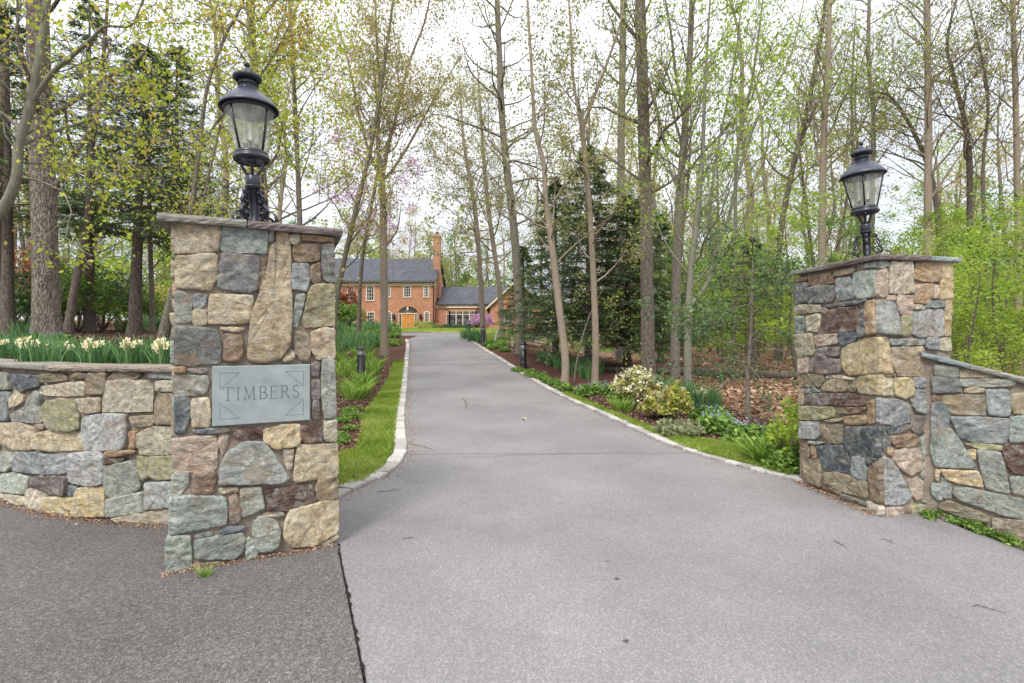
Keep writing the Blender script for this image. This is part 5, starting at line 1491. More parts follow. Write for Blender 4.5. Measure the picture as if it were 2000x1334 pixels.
# right side trunks
rt = [([(1520,700),(1522,480),(1548,330),(1575,220),(1598,100),(1620,-50)], [15,13,12,11,9,6], 26, 'bark_dark', 'leaning dark tree left of the right lantern'),
      ([(1604,700),(1606,420),(1610,240),(1618,100),(1622,-120)], [17,16,14,12,8], 22, 'bark_beige', 'pale upright trunk between the leaning dark tree and the right lantern'),
      ([(1702,700),(1703,420),(1706,230),(1696,110),(1700,-80)], [12,11,10,9,6], 24, 'bark_grey', 'thin grey trunk rising directly behind the right lantern'),
      ([(1814,720),(1812,480),(1813,260),(1812,100),(1808,-160)], [20,18,17,15,11], 18, 'bark_beige', 'thick pale trunk right of the right lantern'),
      ([(1845,720),(1838,500),(1820,350),(1780,250),(1740,190),(1700,178)], [16,14,12,9,6,3], 20, 'bark_grey', 'tree whose trunk bows over to the left behind the right lantern'),
      ([(1895,720),(1894,500),(1892,290),(1868,170),(1850,80),(1880,-40)], [17,15,14,10,8,4], 19, 'bark_dark', 'dark crooked tree right of the thick pale trunk'),
      ([(1935,720),(1925,500),(1920,330),(1930,200),(1915,100),(1890,0)], [10,9,8,7,6,3], 17, 'bark_dark', 'thin wavy dark tree near the right edge'),
      ([(1990,730),(1988,480),(1985,250),(1978,0),(1974,-200)], [17,16,14,12,9], 17, 'bark_beige', 'pale upright trunk at the right edge of the woods'),
      ([(1432,700),(1436,480),(1440,300),(1470,150),(1490,0)], [9,8,7,6,3], 24, 'bark_grey', 'slim grey tree between the forked pale tree and the leaning dark tree')]
for i, (pix, w, D, bk_, lb) in enumerate(rt):
    T(pix, w, bk_, 'l_lime' if i % 3 else 'l_spring', lb, D=D, seed=40+i, n=30, t0=.34, L=3.8, mx=4, den=.72, leaf=.6 if i % 2 else 1.0, lsize=.08, spread=.16, ang=(25,65), trop=.06, rmin=.005)

# hemlocks
def hx(px, D): 
    x = px_w(px, D); return (x, D, float(terrain(x, D)))
hemlock('hemlock_tree', hx(1085, 21), 7.4, 2.3, 'dark hemlock behind the left one of the two beige trees', seed=60, nb=190, zlow=.1)
hemlock('hemlock_tree', hx(1150, 18), 7.8, 2.5, 'tallest dark hemlock, between the two smooth beige trees and the thick tree', seed=61, nb=210, zlow=.12)
hemlock('hemlock_tree', hx(1225, 18.5), 6.2, 2.7, 'dark hemlock in front of the mossy trunk', seed=62, nb=200, zlow=.12)
hemlock('hemlock_tree', hx(1022, 27), 5.2, 1.5, 'smaller hemlock beside the gabled wing of the house', seed=63, nb=170, zlow=.06)
hemlock('hemlock_tree', hx(1290, 24), 7.0, 2.2, 'shadowy hemlock deep behind the thick furrowed tree', seed=64, nb=150, zlow=.1)
hemlock('hemlock_tree', hx(1470, 15), 4.2, 1.6, 'thin wispy hemlock standing in the leaf litter', seed=65, nb=46, zlow=.33, trunk_r=.07, leafn=.6)
hemlock('hemlock_tree', hx(262, 14.5), 8.2, 3.0, 'broad dark hemlock left of the name pillar', seed=66, nb=160, zlow=.32, trunk_r=.17, lean=(.3,0))
hemlock('hemlock_tree', hx(175, 17), 11, 3.2, 'tall dark hemlock between the massive oak and the broad hemlock', seed=67, nb=105, zlow=.3)
hemlock('hemlock_tree', hx(345, 18), 10, 2.8, 'dark hemlock partly behind the name pillar', seed=68, nb=140, zlow=.32)
hemlock('hemlock_tree', hx(15, 14), 9, 2.6, 'dark hemlock at the left edge behind the crooked maple', seed=69, nb=85, zlow=.34)
# leafy under-storey young tree with yellow leaves in front of the hemlocks
T([(1120,745),(1130,690),(1150,620),(1180,560)], [5,4,3,2], 'bark_grey', 'l_maple', 'thin sapling with yellow leaves in front of the central hemlocks', 'sapling', seed=31, n=16, t0=.3, L=1.5, mx=3, leaf=2, lsize=.06, ang=(50,85), trop=0, spread=.1)

# ---- woods beyond: a few trees of each kind, then copies
def arch(name, H, r, bark, leafm, seed, label, **kw):
    rs_ = random.Random(seed); x = y = 0; pts = []
    for i in range(6): pts.append((x, y, H*i/5)); x += rs_.gauss(0, H*.022); y += rs_.gauss(0, H*.015)
    return make_tree(name, pts, [r, r*.86, r*.72, r*.56, r*.35, r*.1], MAT[bark], MAT[leafm], label, seed=seed, sides=8, cat=kw.pop('cat','tree'), **kw)
A1 = [arch('tree', 22, .22, 'bark_grey', 'l_spring', 71, 'x', n=26, t0=.3, L=4.6, mx=4, den=.6, leaf=1.0, lsize=.16, spread=.35, rmin=.010, ang=(25,60), trop=.06, seg=.8),
      arch('tree', 24, .26, 'bark_beige', 'l_lime', 72, 'x', n=26, t0=.35, L=4.6, mx=4, den=.58, leaf=4, lsize=.18, spread=.35, rmin=.010, ang=(25,60), trop=.06, seg=.8),
      arch('tree', 19, .15, 'bark_dark', 'l_spring', 73, 'x', n=24, t0=.35, L=3.6, mx=4, den=.6, leaf=3, lsize=.17, spread=.3, rmin=.009, ang=(20,55), trop=.07, seg=.7),
      arch('tree', 21, .20, 'bark_grey', 'l_olive', 74, 'x', n=26, t0=.28, L=4.4, mx=4, den=.6, leaf=5, lsize=.18, spread=.35, rmin=.010, ang=(25,60), trop=.06, seg=.8)]
A2 = [arch('sapling', 7.5, .06, 'bark_dark', 'l_lime', 75, 'x', n=26, t0=.12, L=2.7, mx=4, den=.62, leaf=7, lsize=.11, spread=.18, rmin=.005, ang=(50,85), trop=.0, flat=.6, seg=.4),
      arch('sapling', 9, .08, 'bark_dark', 'l_lime', 76, 'x', n=28, t0=.15, L=2.9, mx=4, den=.6, leaf=7, lsize=.11, spread=.2, rmin=.005, ang=(45,80), trop=.01, flat=.6, seg=.4),
      arch('sapling', 8, .07, 'bark_dark', 'l_shrub', 77, 'x', n=24, t0=.12, L=2.6, mx=4, den=.6, leaf=7, lsize=.11, spread=.22, rmin=.005, ang=(45,80), trop=.01, flat=.5, seg=.4)]
A3 = []
for k, (lm, sd_) in enumerate((('l_lime', 81), ('l_shrub', 82), ('l_spring', 83))):
    A3.append(arch('thicket_tree', 6.5+k, .07, 'bark_dark', lm, sd_, 'x', n=30, t0=.06, L=3.0, mx=4, den=.6, leaf=4, lsize=.22, spread=.3, rmin=.008, ang=(45,85), trop=.02, flat=.4, seg=.6))
used = set()
def put(A, i, x, y, sc, lab, grp, rs_):
    loc = (x, y, float(terrain(x, y))-.05); src = A[i]
    if src.name in used: copy_tree(src, loc, rs_.uniform(0, 6.28), sc, lab, grp)
    else:
        used.add(src.name); src.location = loc; src.rotation_euler.z = rs_.uniform(0, 6.28); src.scale = (sc[0],sc[0],sc[1]); src['label'] = lab; src['group'] = grp
rs_ = random.Random(99)
def scatter(A, n, pxr, yr, sc, lab, grp, avoid=None, pick=None, mind=1.6):
    pts = []; tries = 0
    while len(pts) < n and tries < n*40:
        tries += 1
        y = math.sqrt(rs_.uniform(yr[0]**2, yr[1]**2)); px = rs_.uniform(*pxr); x = px_w(px, y)
        if avoid and avoid(x, y, px): continue
        if any((x-a)**2+(y-b2)**2 < mind**2 for a, b2 in pts): continue
        pts.append((x, y)); i = rs_.choice(pick or list(range(len(A)))); s = rs_.uniform(*sc)
        put(A, i, x, y, (s, s*rs_.uniform(.9,1.1)), lab[i], grp, rs_)
hs = lambda x, y, px: (-36 < x < 8 and 60 < y < 84)
scatter(A1, 64, (1290, 2350), (28, 85), (.8,1.15), ['bare grey tree deep in the woods on the right','pale trunk with lime leaves deep in the woods on the right','thin dark trunk deep in the woods on the right','tree with bronze leaves deep in the woods on the right'], 'trees deep in the woods on the right', mind=2.2)
scatter(A2, 70, (1280, 2250), (17, 45), (.6,.95), ['bright lime understorey tree in the right woods','tall lime understorey tree in the right woods','green understorey tree in the right woods'], 'understorey trees in the right woods', mind=1.9)
scatter(A2, 14, (1880, 2150), (7.5, 13), (.38,.52), ['small lime tree just beyond the right wall','lime tree just beyond the right wall','small green tree just beyond the right wall'], 'young trees just beyond the right wall', mind=1.1)
scatter(A3, 8, (680, 1000), (88, 112), (1.9,2.5), ['tall lime tree rising behind the house roof','tall green tree rising behind the house roof','tall pale tree rising behind the house roof'], 'leafy trees rising behind the house roof', mind=4)
scatter(A3, 100, (1260, 2200), (38, 90), (.8,1.3), ['low lime tree far back in the right woods','low green tree far back in the right woods','low pale tree far back in the right woods'], 'low trees far back in the right woods', mind=2.2)
scatter(A3, 34, (-200, 620), (30, 75), (.7,1.1), ['low lime tree far back on the left','low green tree far back on the left','low pale tree far back on the left'], 'low trees far back on the left', avoid=lambda x, y, px: px > 560, mind=2.2)
scatter(A3, 22, (1020, 1300), (36, 90), (.7,1.1), ['low lime tree behind the central hemlocks','low green tree behind the central hemlocks','low pale tree behind the central hemlocks'], 'low trees behind the central hemlocks', avoid=lambda x,y,px: -36 < x < 8 and y < 84, mind=2.2)
scatter(A1, 34, (-300, 640), (22, 75), (.8,1.1), ['bare grey tree behind the left garden','pale trunk with lime leaves behind the left garden','thin dark trunk behind the left garden','tree with bronze leaves behind the left garden'], 'trees behind the left garden', avoid=hs, mind=2.2)
scatter(A2, 16, (-300, 600), (20, 55), (.7,1.1), ['lime understorey tree behind the left garden','tall lime understorey tree behind the left garden','green understorey tree behind the left garden'], 'understorey trees behind the left garden', avoid=hs, mind=2)
scatter(A1, 30, (560, 1300), (86, 125), (.75,1.15), ['bare grey tree beyond the house','pale trunk with lime leaves beyond the house','thin dark trunk beyond the house','tree with bronze leaves beyond the house'], 'trees beyond the house', mind=3)
scatter(A3, 16, (850, 1300), (84, 110), (1.1,1.6), ['low lime tree beyond the house','rounded lime tree beyond the house','green tree beyond the house'], 'low green trees beyond the house', mind=3)
scatter(A1, 12, (1000, 1300), (30, 60), (.75,1.0), ['bare grey tree behind the central hemlocks','pale trunk with lime leaves behind the central hemlocks','thin dark trunk behind the central hemlocks','tree with bronze leaves behind the central hemlocks'], 'trees behind the central hemlocks', avoid=lambda x,y,px: x < 3, mind=2.5)

# ------------------------------------------------------------------ shrubs and herbs
def shrub(name, base, R, H, n, leafm, size, label, cat='shrub', group=None, seed=1, bloom=None, bl_n=0, stems=7, flat=.3, bl_size=.05, aspect=.5, lump=.35):
    rng = np.random.default_rng(seed); rs2 = random.Random(seed); b = Vector(base)
    root = empty(name, tuple(base), label, cat, group)
    S = []
    for k in range(stems):
        a = 2*math.pi*k/stems + rs2.uniform(-.3,.3); p = b + Vector((0,0,-.05)); d = Vector((math.cos(a)*.6, math.sin(a)*.6, 1)).normalized()
        for j in range(5):
            q = p + d*(H/5*.95); S.append((p, q, .014*(1-j/6)*max(H,.5), .012*(1-(j+1)/6)*max(H,.5))); 
            for _ in range(3):
                e = q + rot_dir(d, rs2.uniform(.5,1.1), rs2)*R*.45; S.append((q, e, .005, .003))
            p = q; d = (d+Vector((rs2.gauss(0,.2), rs2.gauss(0,.2), 0))).normalized()
    V, Fc = seg_mesh(S); mk('stems', V, Fc, MAT['bark_dark'], root)
    u = rng.normal(size=(n*3,3)); u /= np.linalg.norm(u, axis=1, keepdims=True); u[:,2] = np.abs(u[:,2])*1.0-.15
    lp = np.array([mnoise.noise(Vector(q*2.1)+Vector((seed,0,0))) for q in u])
    rr = (rng.random(len(u))**.28)*(1+lump*lp*1.6)
    P = u*rr[:,None]*np.array([R,R,H*.62]) + np.array([b.x,b.y,b.z+H*.38])
    keep = np.array([mnoise.noise(Vector(q*3.2/max(R,.4))) for q in P]) > -.16; P = P[keep][:n]; rk = rr[keep][:n]; P = P[P[:,2] > b.z+.02]
    V, Fc, v = leaf_mesh(P, size, rng, flat, aspect, 0.)
    mk('foliage', V, Fc, MAT[leafm], root, attrs={'v': v})
    if bloom:
        m = P[(P[:,2] > b.z+H*.35)]; m = m[rng.permutation(len(m))[:max(1,bl_n//12)]]
        Q = np.repeat(m, 12, 0) + rng.normal(size=(len(m)*12,3))*bl_size*.9 + [0,0,size*.5]
        V, Fc, v = leaf_mesh(Q, bl_size, rng, .4, .8); mk('blossom', V, Fc, MAT[bloom], root, attrs={'v': v})
    return root
def hb(px, py): return hit(px, py)
shrub('pieris_bush', hb(1240,792), .40, .80, 4200, 'l_yellow', .075, 'rounded yellow-green bush covered in cream blossom in the right bed', bloom='l_cream', bl_n=2600, seed=201)
shrub('pieris_bush', hb(1288,818), .32, .50, 2400, 'l_yellow', .075, 'lower yellow-green bush with a few cream flowers, in front of the tallest cream bush', bloom='l_cream', bl_n=500, seed=202)
shrub('shrub', hb(1318,832), .26, .75, 800, 'l_yellow', .07, 'thin shrub with yellow and orange new growth beside the cream-flowered bushes', seed=203)
shrub('variegated_shrub', hb(1326,852), .34, .26, 3400, 'l_varieg', .075, 'low spreading shrub with pale variegated leaves near the kerb', seed=204, aspect=.25, flat=.1)
shrub('azalea_shrub', hb(1553,918), .30, .85, 900, 'l_lime', .06, 'open shrub with lime new leaves against the right pillar', seed=205)
shrub('azalea_shrub', hb(1540,916), .26, .30, 1500, 'l_shrub', .06, 'low leafy bush at the foot of the right pillar', seed=206)
shrub('weed_patch', (3.72,4.16,-.08), .14, .10, 900, 'l_shrub', .028, 'green weeds sprouting at the foot of the right wall', 'weeds', seed=207, stems=3)
shrub('weed_patch', (3.50,4.24,-.02), .10, .08, 500, 'l_shrub', .028, 'small weeds where the right pillar meets its wall', 'weeds', seed=208, stems=3)
shrub('weed_patch', (3.88,4.05,-.14), .12, .09, 700, 'l_shrub', .028, 'trailing weeds midway along the foot of the right wall', 'weeds', seed=209, stems=3)
shrub('weed_patch', (4.02,3.93,-.17), .07, .06, 250, 'l_shrub', .028, 'smallest tuft of weeds at the right edge under the wall', 'weeds', seed=210, stems=3)
shrub('rhododendron', (px_w(942,60), 60, 2.35), 1.5, 1.9, 3600, 'l_pink', .16, 'pink-purple flowering bush in front of the gabled wing', seed=211, bloom='l_pink', bl_n=1500, bl_size=.14)
shrub('shrub', (px_w(672,40), 40, float(terrain(px_w(672,40),40))), 1.5, 2.2, 4200, 'l_shrub', .15, 'green bush beside the name pillar in front of the house', seed=212)
shrub('red_maple', (px_w(676,50), 50, 2.2), 1.6, 4.4, 3600, 'l_red', .17, 'dark red Japanese maple in front of the house corner', 'tree', seed=213)
shrub('shrub', (px_w(760,62), 62, 2.35), .9, 1.0, 1800, 'l_shrub', .14, 'small rounded green bush left of the front door', seed=214)
shrub('shrub', (px_w(836,62), 62, 2.35), 1.1, 1.1, 1800, 'l_shrub', .14, 'round yellow-green bush right of the front door', seed=215)
shrub('shrub', (px_w(822,57), 57, 2.3), 1.2, 1.0, 1800, 'l_yellow', .13, 'pinkish-yellow low bush in front of the front door', seed=216)
for i, px_ in enumerate((868,884,900,914)):
    shrub('hedge_bush', (px_w(px_,64), 64, 2.35), .85, .75, 1500, 'l_dark', .11, ['low clipped dark bush under the bay window, leftmost','low clipped dark bush under the bay window, second from left','low clipped dark bush under the bay window, third from left','low clipped dark bush under the bay window, rightmost'][i], group='clipped bushes under the bay window', seed=217+i)
# evergreen and green bushes at the back of the left garden
for i, (px_, D_, R_, H_, lm, lb) in enumerate([(45,16,1.3,2.0,'l_dark','glossy rhododendron left of the massive oak'),(150,17,1.2,2.3,'l_shrub','bright green shrub just right of the massive oak'),(200,19,1.6,2.6,'l_dark','dark glossy shrub behind the leaning dark trunk'),
      (255,20,1.6,1.9,'l_shrub','spreading bright green shrub at the back of the left garden'),(110,22,1.8,2.8,'l_shrub','tall green shrub hidden behind the massive oak'),(15,21,2.0,4.2,'l_red','dark red Japanese maple at the left edge'),(330,24,1.5,2.2,'l_yellow','orange and yellow shrub glimpsed beside the name pillar'),
      (290,32,2.6,3.0,'l_shrub','far green shrub left of the name pillar'),(60,34,3,4,'l_shrub','far green shrub behind the massive oak'),(180,36,3,4,'l_lime','far lime shrub behind the left garden')]):
    x = px_w(px_, D_); shrub('shrub', (x, D_, float(terrain(x, D_))), R_, H_, 3600, lm, .10 if D_ < 30 else .17, lb, seed=230+i)

def blades(base_xy, H, Wd, lean, seed, n, mat, name, parent, spread, hv=.3):
    rng = np.random.default_rng(seed); b = np.array(base_xy, float)
    r = spread*np.sqrt(rng.random(n)); a = rng.random(n)*6.283
    P = np.stack([b[0]+r*np.cos(a), b[1]+r*np.sin(a), np.full(n, b[2]-.01)], 1)
    az = a + rng.normal(size=n)*.9; h = H*(1+hv*rng.normal(size=n)).clip(.4,1.5)
    ln = lean*(.4+rng.random(n)*1.0)*h; D_ = np.stack([np.cos(az), np.sin(az), np.zeros(n)], 1)
    fa = rng.random(n)*6.283; T_ = np.stack([np.cos(fa), np.sin(fa), np.zeros(n)], 1)*Wd/2
    V = []
    for t, w in ((0,.8),(.4,1.),(.75,.8),(1,.08)):
        c = P + D_*(ln*t**1.9)[:,None] + np.array([0,0,1.])*(h*(t-.12*t*t*lean*2))[:,None]
        V += [c-T_*w, c+T_*w]
    V = np.stack(V, 1).reshape(-1,3); I = np.arange(n)[:,None]*8
    Fc = np.concatenate([I+[2*j,2*j+1,2*j+3,2*j+2] for j in range(3)], 0)
    return mk(name, V, Fc, mat, parent, attrs={'v': np.repeat(rng.random(n), 8)})
def daff_flower(P, rng, s, parent, n_each=1):
    V = []; Fc = []; V2 = []; F2 = []; S = []
    for p in P:
        a0 = rng.random()*6.28; tilt = rng.normal(size=2)*.5; f = np.array([math.sin(a0)*.6+tilt[0]*.3, -.8+tilt[1]*.4, .25]); f /= np.linalg.norm(f)
        u = np.cross(f, [0,0,1]); u /= np.linalg.norm(u); w = np.cross(u, f)
        for k in range(6):
            a = k*math.pi/3 + a0; d = u*math.cos(a)+w*math.sin(a); e = -u*math.sin(a)+w*math.cos(a); b = len(V)
            V += [p, p+d*s*.6+e*s*.32+f*s*.1, p+d*s*1.05+f*s*.02, p+d*s*.6-e*s*.32+f*s*.1]; Fc.append((b,b+1,b+2,b+3))
        b = len(V2)
        for h, r in ((0,.2),(.42,.34)):
            for k in range(7): a = k*2*math.pi/7; V2.append(p+f*s*h+(u*math.cos(a)+w*math.sin(a))*s*r)
        F2 += [(b+k, b+(k+1)%7, b+7+(k+1)%7, b+7+k) for k in range(7)]
    o = mk('petals', V, Fc, MAT['petal'], parent, attrs={'v': rng.random(len(V))})
    mk('trumpets', V2, F2, MAT['cup'], parent, attrs={'v': rng.random(len(V2))})
def clump(kind, seed, flowers=0):
    """one clump built at the origin"""
    nm = {'daff':'daffodil_clump','lily':'daylily_clump','blue':'bluebell_clump','leafy':'groundcover_clump'}[kind]
    root = empty(nm, (0,0,0), 'x', {'daff':'daffodils','lily':'daylilies','blue':'bluebells','leafy':'leafy plant'}[kind])
    rng = np.random.default_rng(seed)
    if kind == 'daff': 
        blades((0,0,0), .34, .016, .35, seed, 90, MAT['daff'], 'leaves', root, .17)
        if flowers:
            P = np.stack([rng.normal(size=flowers)*.13, rng.normal(size=flowers)*.12-.05, .24+rng.random(flowers)*.14], 1)
            mk('flower_stems', *seg_mesh([((p[0]*.7,p[1]*.7,0), tuple(p), .003, .0025) for p in P]), MAT['daff'], root, attrs={'v': np.full(len(P)*6, .5)})
            daff_flower(P, rng, .062, root)
    elif kind == 'lily': blades((0,0,0), .36, .017, .75, seed, 80, MAT['blade'], 'leaves', root, .13)
    elif kind == 'blue':
        n = 420; u = rng.normal(size=(n,3)); u /= np.linalg.norm(u, axis=1, keepdims=True); u[:,2] = np.abs(u[:,2])
        P = u*(rng.random((n,1))**.4)*[.27,.27,.24]+[0,0,.03]; V, Fc, v = leaf_mesh(P, .075, rng, .45, .5); mk('leaves', V, Fc, MAT['l_shrub'], root, attrs={'v': v})
        P = P[P[:,2] > .14][:9]+[0,0,.05]; V, Fc, v = leaf_mesh(np.repeat(P,4,0)+rng.normal(size=(len(P)*4,3))*.014, .024, rng, .2, .8); mk('flowers', V, Fc, MAT['l_blue'], root, attrs={'v': v})
    else:
        n = 380; u = rng.normal(size=(n,3)); u /= np.linalg.norm(u, axis=1, keepdims=True); u[:,2] = np.abs(u[:,2])
        P = u*(rng.random((n,1))**.4)*[.26,.26,.16]+[0,0,.02]; V, Fc, v = leaf_mesh(P, .06, rng, .5, .6); mk('leaves', V, Fc, MAT['l_shrub'], root, attrs={'v': v})
    return root
CL_ = {'daff': [clump('daff', 301), clump('daff', 302)], 'dflo': [clump('daff', 303, 3), clump('daff', 304, 6)], 'lily': [clump('lily', 305), clump('lily', 306)], 'blue': [clump('blue', 307), clump('blue', 308)], 'leafy': [clump('leafy', 309), clump('leafy', 310)]}
used2 = set(); rs3 = random.Random(5)
def setc(kind, x, y, sc, lab, grp):
    src = rs3.choice(CL_[kind]); loc = (x, y, float(terrain(x, y)))
    if src.name in used2: r = copy_tree(src, loc, rs3.uniform(-.5,.5) if kind == 'dflo' else rs3.uniform(0,6.28), (sc, sc))
    else: used2.add(src.name); r = src; r.location = loc; r.scale = (sc,sc,sc)
    r['label'] = lab; r['group'] = grp
def area(kind, n, poly_px, sc, lab, grp):
    poly = [hit(*p)[:2] for p in poly_px]; xs = [p[0] for p in poly]; ys_ = [p[1] for p in poly]; c = 0; t = 0
    while c < n and t < n*60:
        t += 1; x, y = rs3.uniform(min(xs), max(xs)), rs3.uniform(min(ys_), max(ys_))
        if inpoly(np.array([x]), np.array([y]), poly)[0]: setc(kind, x, y, rs3.uniform(*sc), lab, grp); c += 1
# raised bed above the left wall
for i in range(34):
    x = -2.75 - i*.16 + rs3.uniform(-.06,.06); yb = float(np.interp(x, WLx, WLy))
    setc('daff', x, yb + .58 + rs3.uniform(0,.25), rs3.uniform(.5,.66), 'green daffodil leaves without flowers in the raised bed above the left wall', 'daffodil clumps above the left wall')
    if i % 2: setc('daff', x, yb + 1.1 + rs3.uniform(-.1,.3), rs3.uniform(.55,.72), 'green daffodil leaves without flowers in the raised bed above the left wall', 'daffodil clumps above the left wall')
for px_, dy in ((5,1.2),(60,.45),(85,.5),(72,.7),(152,.9),(188,.6),(262,.65),(325,.45),(338,.6),(-60,.6)):
    y = float(np.interp(px_w(px_, 4.6), WLx, WLy))+dy; x = px_w(px_, y); setc('dflo', x, y, rs3.uniform(.6,.74), 'daffodil clump in cream flower above the left wall', 'flowering daffodils above the left wall')
area('daff', 12, [(0,640),(60,632),(60,660),(0,668)], (1,1.3), 'green daffodil leaves left of the massive oak', 'daffodil clumps left of the oak')
for px_, D_ in ((75,7.9),(100,7.6),(120,8.0)): setc('blue', px_w(px_,D_), D_, .9, 'blue flowers at the foot of the massive oak', 'blue flowers under the oak')
area('daff', 14, [(230,642),(300,636),(330,640),(330,650),(240,650)], (1.2,1.6), 'far green daffodil clump at the back of the left garden', 'far daffodil clumps')
# left bed
area('lily', 26, [(662,700),(700,720),(745,745),(735,790),(700,800),(662,860)], (.75,1.15), 'bright green daylily clump in the bed around the left bollard', 'daylily clumps in the left bed')
area('lily', 14, [(690,690),(745,695),(758,730),(745,745),(690,730)], (.8,1.15), 'bright green daylily clump in the bed around the left bollard', 'daylily clumps in the left bed')
area('daff', 30, [(655,662),(740,662),(740,690),(655,695)], (1.1,1.6), 'blue-green daffodil leaves between the left bollard and the pale tree', 'daffodil leaves in the left bed')
area('leafy', 46, [(655,642),(780,648),(785,668),(760,690),(655,670)], (1.2,2.3), 'leafy green mound toward the house in the left bed', 'leafy mounds in the left bed')
area('daff', 20, [(660,640),(775,646),(780,652),(655,655)], (1.6,2.3), 'far daffodil leaves in front of the house', 'far daffodil leaves in front of the house')
area('leafy', 14, [(662,870),(690,850),(700,800),(662,790)], (.4,.7), 'low leafy tuft at the edge of the left lawn strip', 'low tufts beside the left lawn strip')
# right bed
area('blue', 9, [(1120,772),(1150,760),(1215,770),(1225,785),(1170,788)], (.8,1.1), 'leafy clump with blue flowers at the feet of the beige trees', 'blue-flowered clumps under the beige trees')
area('blue', 15, [(1340,812),(1400,825),(1520,880),(1530,900),(1450,868),(1380,848)], (.8,1.15), 'blue-flowered clump between the variegated shrub and the right pillar', 'blue-flowered clumps near the right pillar')
area('daff', 22, [(1215,765),(1290,760),(1420,800),(1400,815),(1300,790)], (.9,1.2), 'dark green daffodil clump under the woods edge trees', 'daffodil clumps at the woods edge')
area('dflo', 7, [(1280,775),(1330,780),(1420,808),(1400,812),(1310,795)], (.9,1.1), 'daffodil clump with white flowers at the woods edge', 'white daffodils at the woods edge')
area('leafy', 20, [(1000,722),(1060,735),(1100,752),(1115,768),(1050,742)], (.6,1.0), 'low green plant along the right kerb beside the bollard', 'low plants along the right kerb')
area('daff', 26, [(1045,700),(1100,705),(1165,725),(1160,745),(1080,728)], (.9,1.3), 'dark daffodil leaves in the mulch behind the flared bollard', 'daffodil leaves behind the flared bollard')
area('leafy', 18, [(930,668),(980,668),(1000,690),(960,685)], (.9,1.5), 'green plant beside the second bollard', 'plants beside the second bollard')
area('daff', 12, [(905,659),(935,664),(940,672),(915,664)], (1.2,1.8), 'blue-green leaves at the bend of the right kerb', 'leaves at the bend of the kerb')
area('lily', 4, [(1205,800),(1240,806),(1240,812),(1210,806)], (.6,.8), 'small grassy clump in mulch below the cream bush', 'grassy clumps below the cream bush')
area('lily', 7, [(1475,895),(1510,905),(1520,915),(1480,908)], (.7,.9), 'yellow-green grassy clump at the end of the right lawn strip', 'grassy clumps by the right lawn strip')
area('leafy', 22, [(1500,880),(1568,905),(1568,930),(1510,915)], (.7,1.0), 'leafy plant at the foot of the right pillar', 'leafy plants by the right pillar')
setc('lily', px_w(410,3.25), 3.2, .2, 'single grassy weed growing from the foot of the name pillar', 'weeds by the pillar')

# ------------------------------------------------------------------ grass, litter, chips, twigs
def poly_points(poly, n, rng):
    P = np.array(poly); lo, hi = P.min(0), P.max(0); out = []
    while sum(len(o) for o in out) < n:
        q = lo + rng.random((n, 2))*(hi-lo); out.append(q[inpoly(q[:,0], q[:,1], poly)])
    return np.concatenate(out)[:n]
def grass(poly, n, h, w, lab, seed):
    rng = np.random.default_rng(seed); q = poly_points(poly, n, rng)
    if seed == 401:
        thin = np.array([mnoise.noise(Vector((a*2.5, b2*2.5, 0))) for a, b2 in q]); q = q[(thin > -.18) | (rng.random(len(q)) < .35)]
    n = len(q); z = terrain(q[:,0], q[:,1]); P = np.stack([q[:,0], q[:,1], z-.005], 1)
    a = rng.random(n)*6.283; D_ = np.stack([np.cos(a), np.sin(a), np.zeros(n)], 1); hh = h*(1+.35*rng.normal(size=n)).clip(.3,2)[:,None]
    fa = rng.random(n)*6.283; T_ = np.stack([np.cos(fa), np.sin(fa), np.zeros(n)], 1)*w/2; ln = hh*(.2+.7*rng.random((n,1)))
    V = np.stack([P-T_, P+T_, P+D_*ln*.4+[0,0,1]*hh*.6+T_*.7, P+D_*ln+[0,0,1]*hh], 1)
    cl = np.array([mnoise.noise(Vector((x*1.5, y*1.5, 3))) for x, y in q])*.5
    o = mk('grass', V.reshape(-1,3), np.arange(4*n).reshape(n,4), MAT['grass'], attrs={'v': np.repeat((rng.random(n)*.7+.15+cl).clip(0,1), 4)})
    tag(o, lab, 'grass', kind='stuff')
grass(GL, 80000, .06, .008, 'strip of lawn between the left bed and its kerb', 401)
grass(GR, 80000, .055, .008, 'strip of lawn between the right kerb and mulch', 402)
grass(LAWN, 30000, .12, .03, 'bright lawn in front of the house', 403)
grass(LAWN2, 5000, .10, .02, 'patch of lawn around the leaning pipe', 404)
def flakes(name, pts, size, mat, lab, cat, seed, lift=.01):
    rng = np.random.default_rng(seed); n = len(pts); z = terrain(pts[:,0], pts[:,1])
    P = np.stack([pts[:,0], pts[:,1], z+lift+rng.random(n)*lift], 1)
    V, Fc, v = leaf_mesh(P, size, rng, .75, .6, 0, .4); tag(mk(name, V, Fc, MAT[mat], attrs={'v': v}), lab, cat, kind='stuff')
rng = np.random.default_rng(500)
d = np.sqrt(rng.uniform(8**2, 34**2, 60000)); px_ = rng.uniform(1060, 2100, 60000); q = np.stack([(px_-1000)/F*d, d], 1)
q = q[~inpoly(q[:,0], q[:,1], MULR) & (q[:,0] > XR(q[:,1])+1.0)]
flakes('leaf_litter', q, .10, 'litter', 'brown fallen leaves covering the woodland floor', 'leaf litter', 501, .02)
d = np.sqrt(rng.uniform(5**2, 14**2, 50000)); px_ = rng.uniform(900, 1580, 50000); q = np.stack([(px_-1000)/F*d, d], 1)
q = q[inpoly(q[:,0], q[:,1], MULR) & ~inpoly(q[:,0], q[:,1], GR) & (q[:,0] > XR(q[:,1])+.22)]
flakes('mulch', q, .035, 'chips', 'dark shredded bark mulch in the right bed', 'mulch', 502)
d = np.sqrt(rng.uniform(4.8**2, 20**2, 70000)); px_ = rng.uniform(0, 800, 70000); q = np.stack([(px_-1000)/F*d, d], 1)
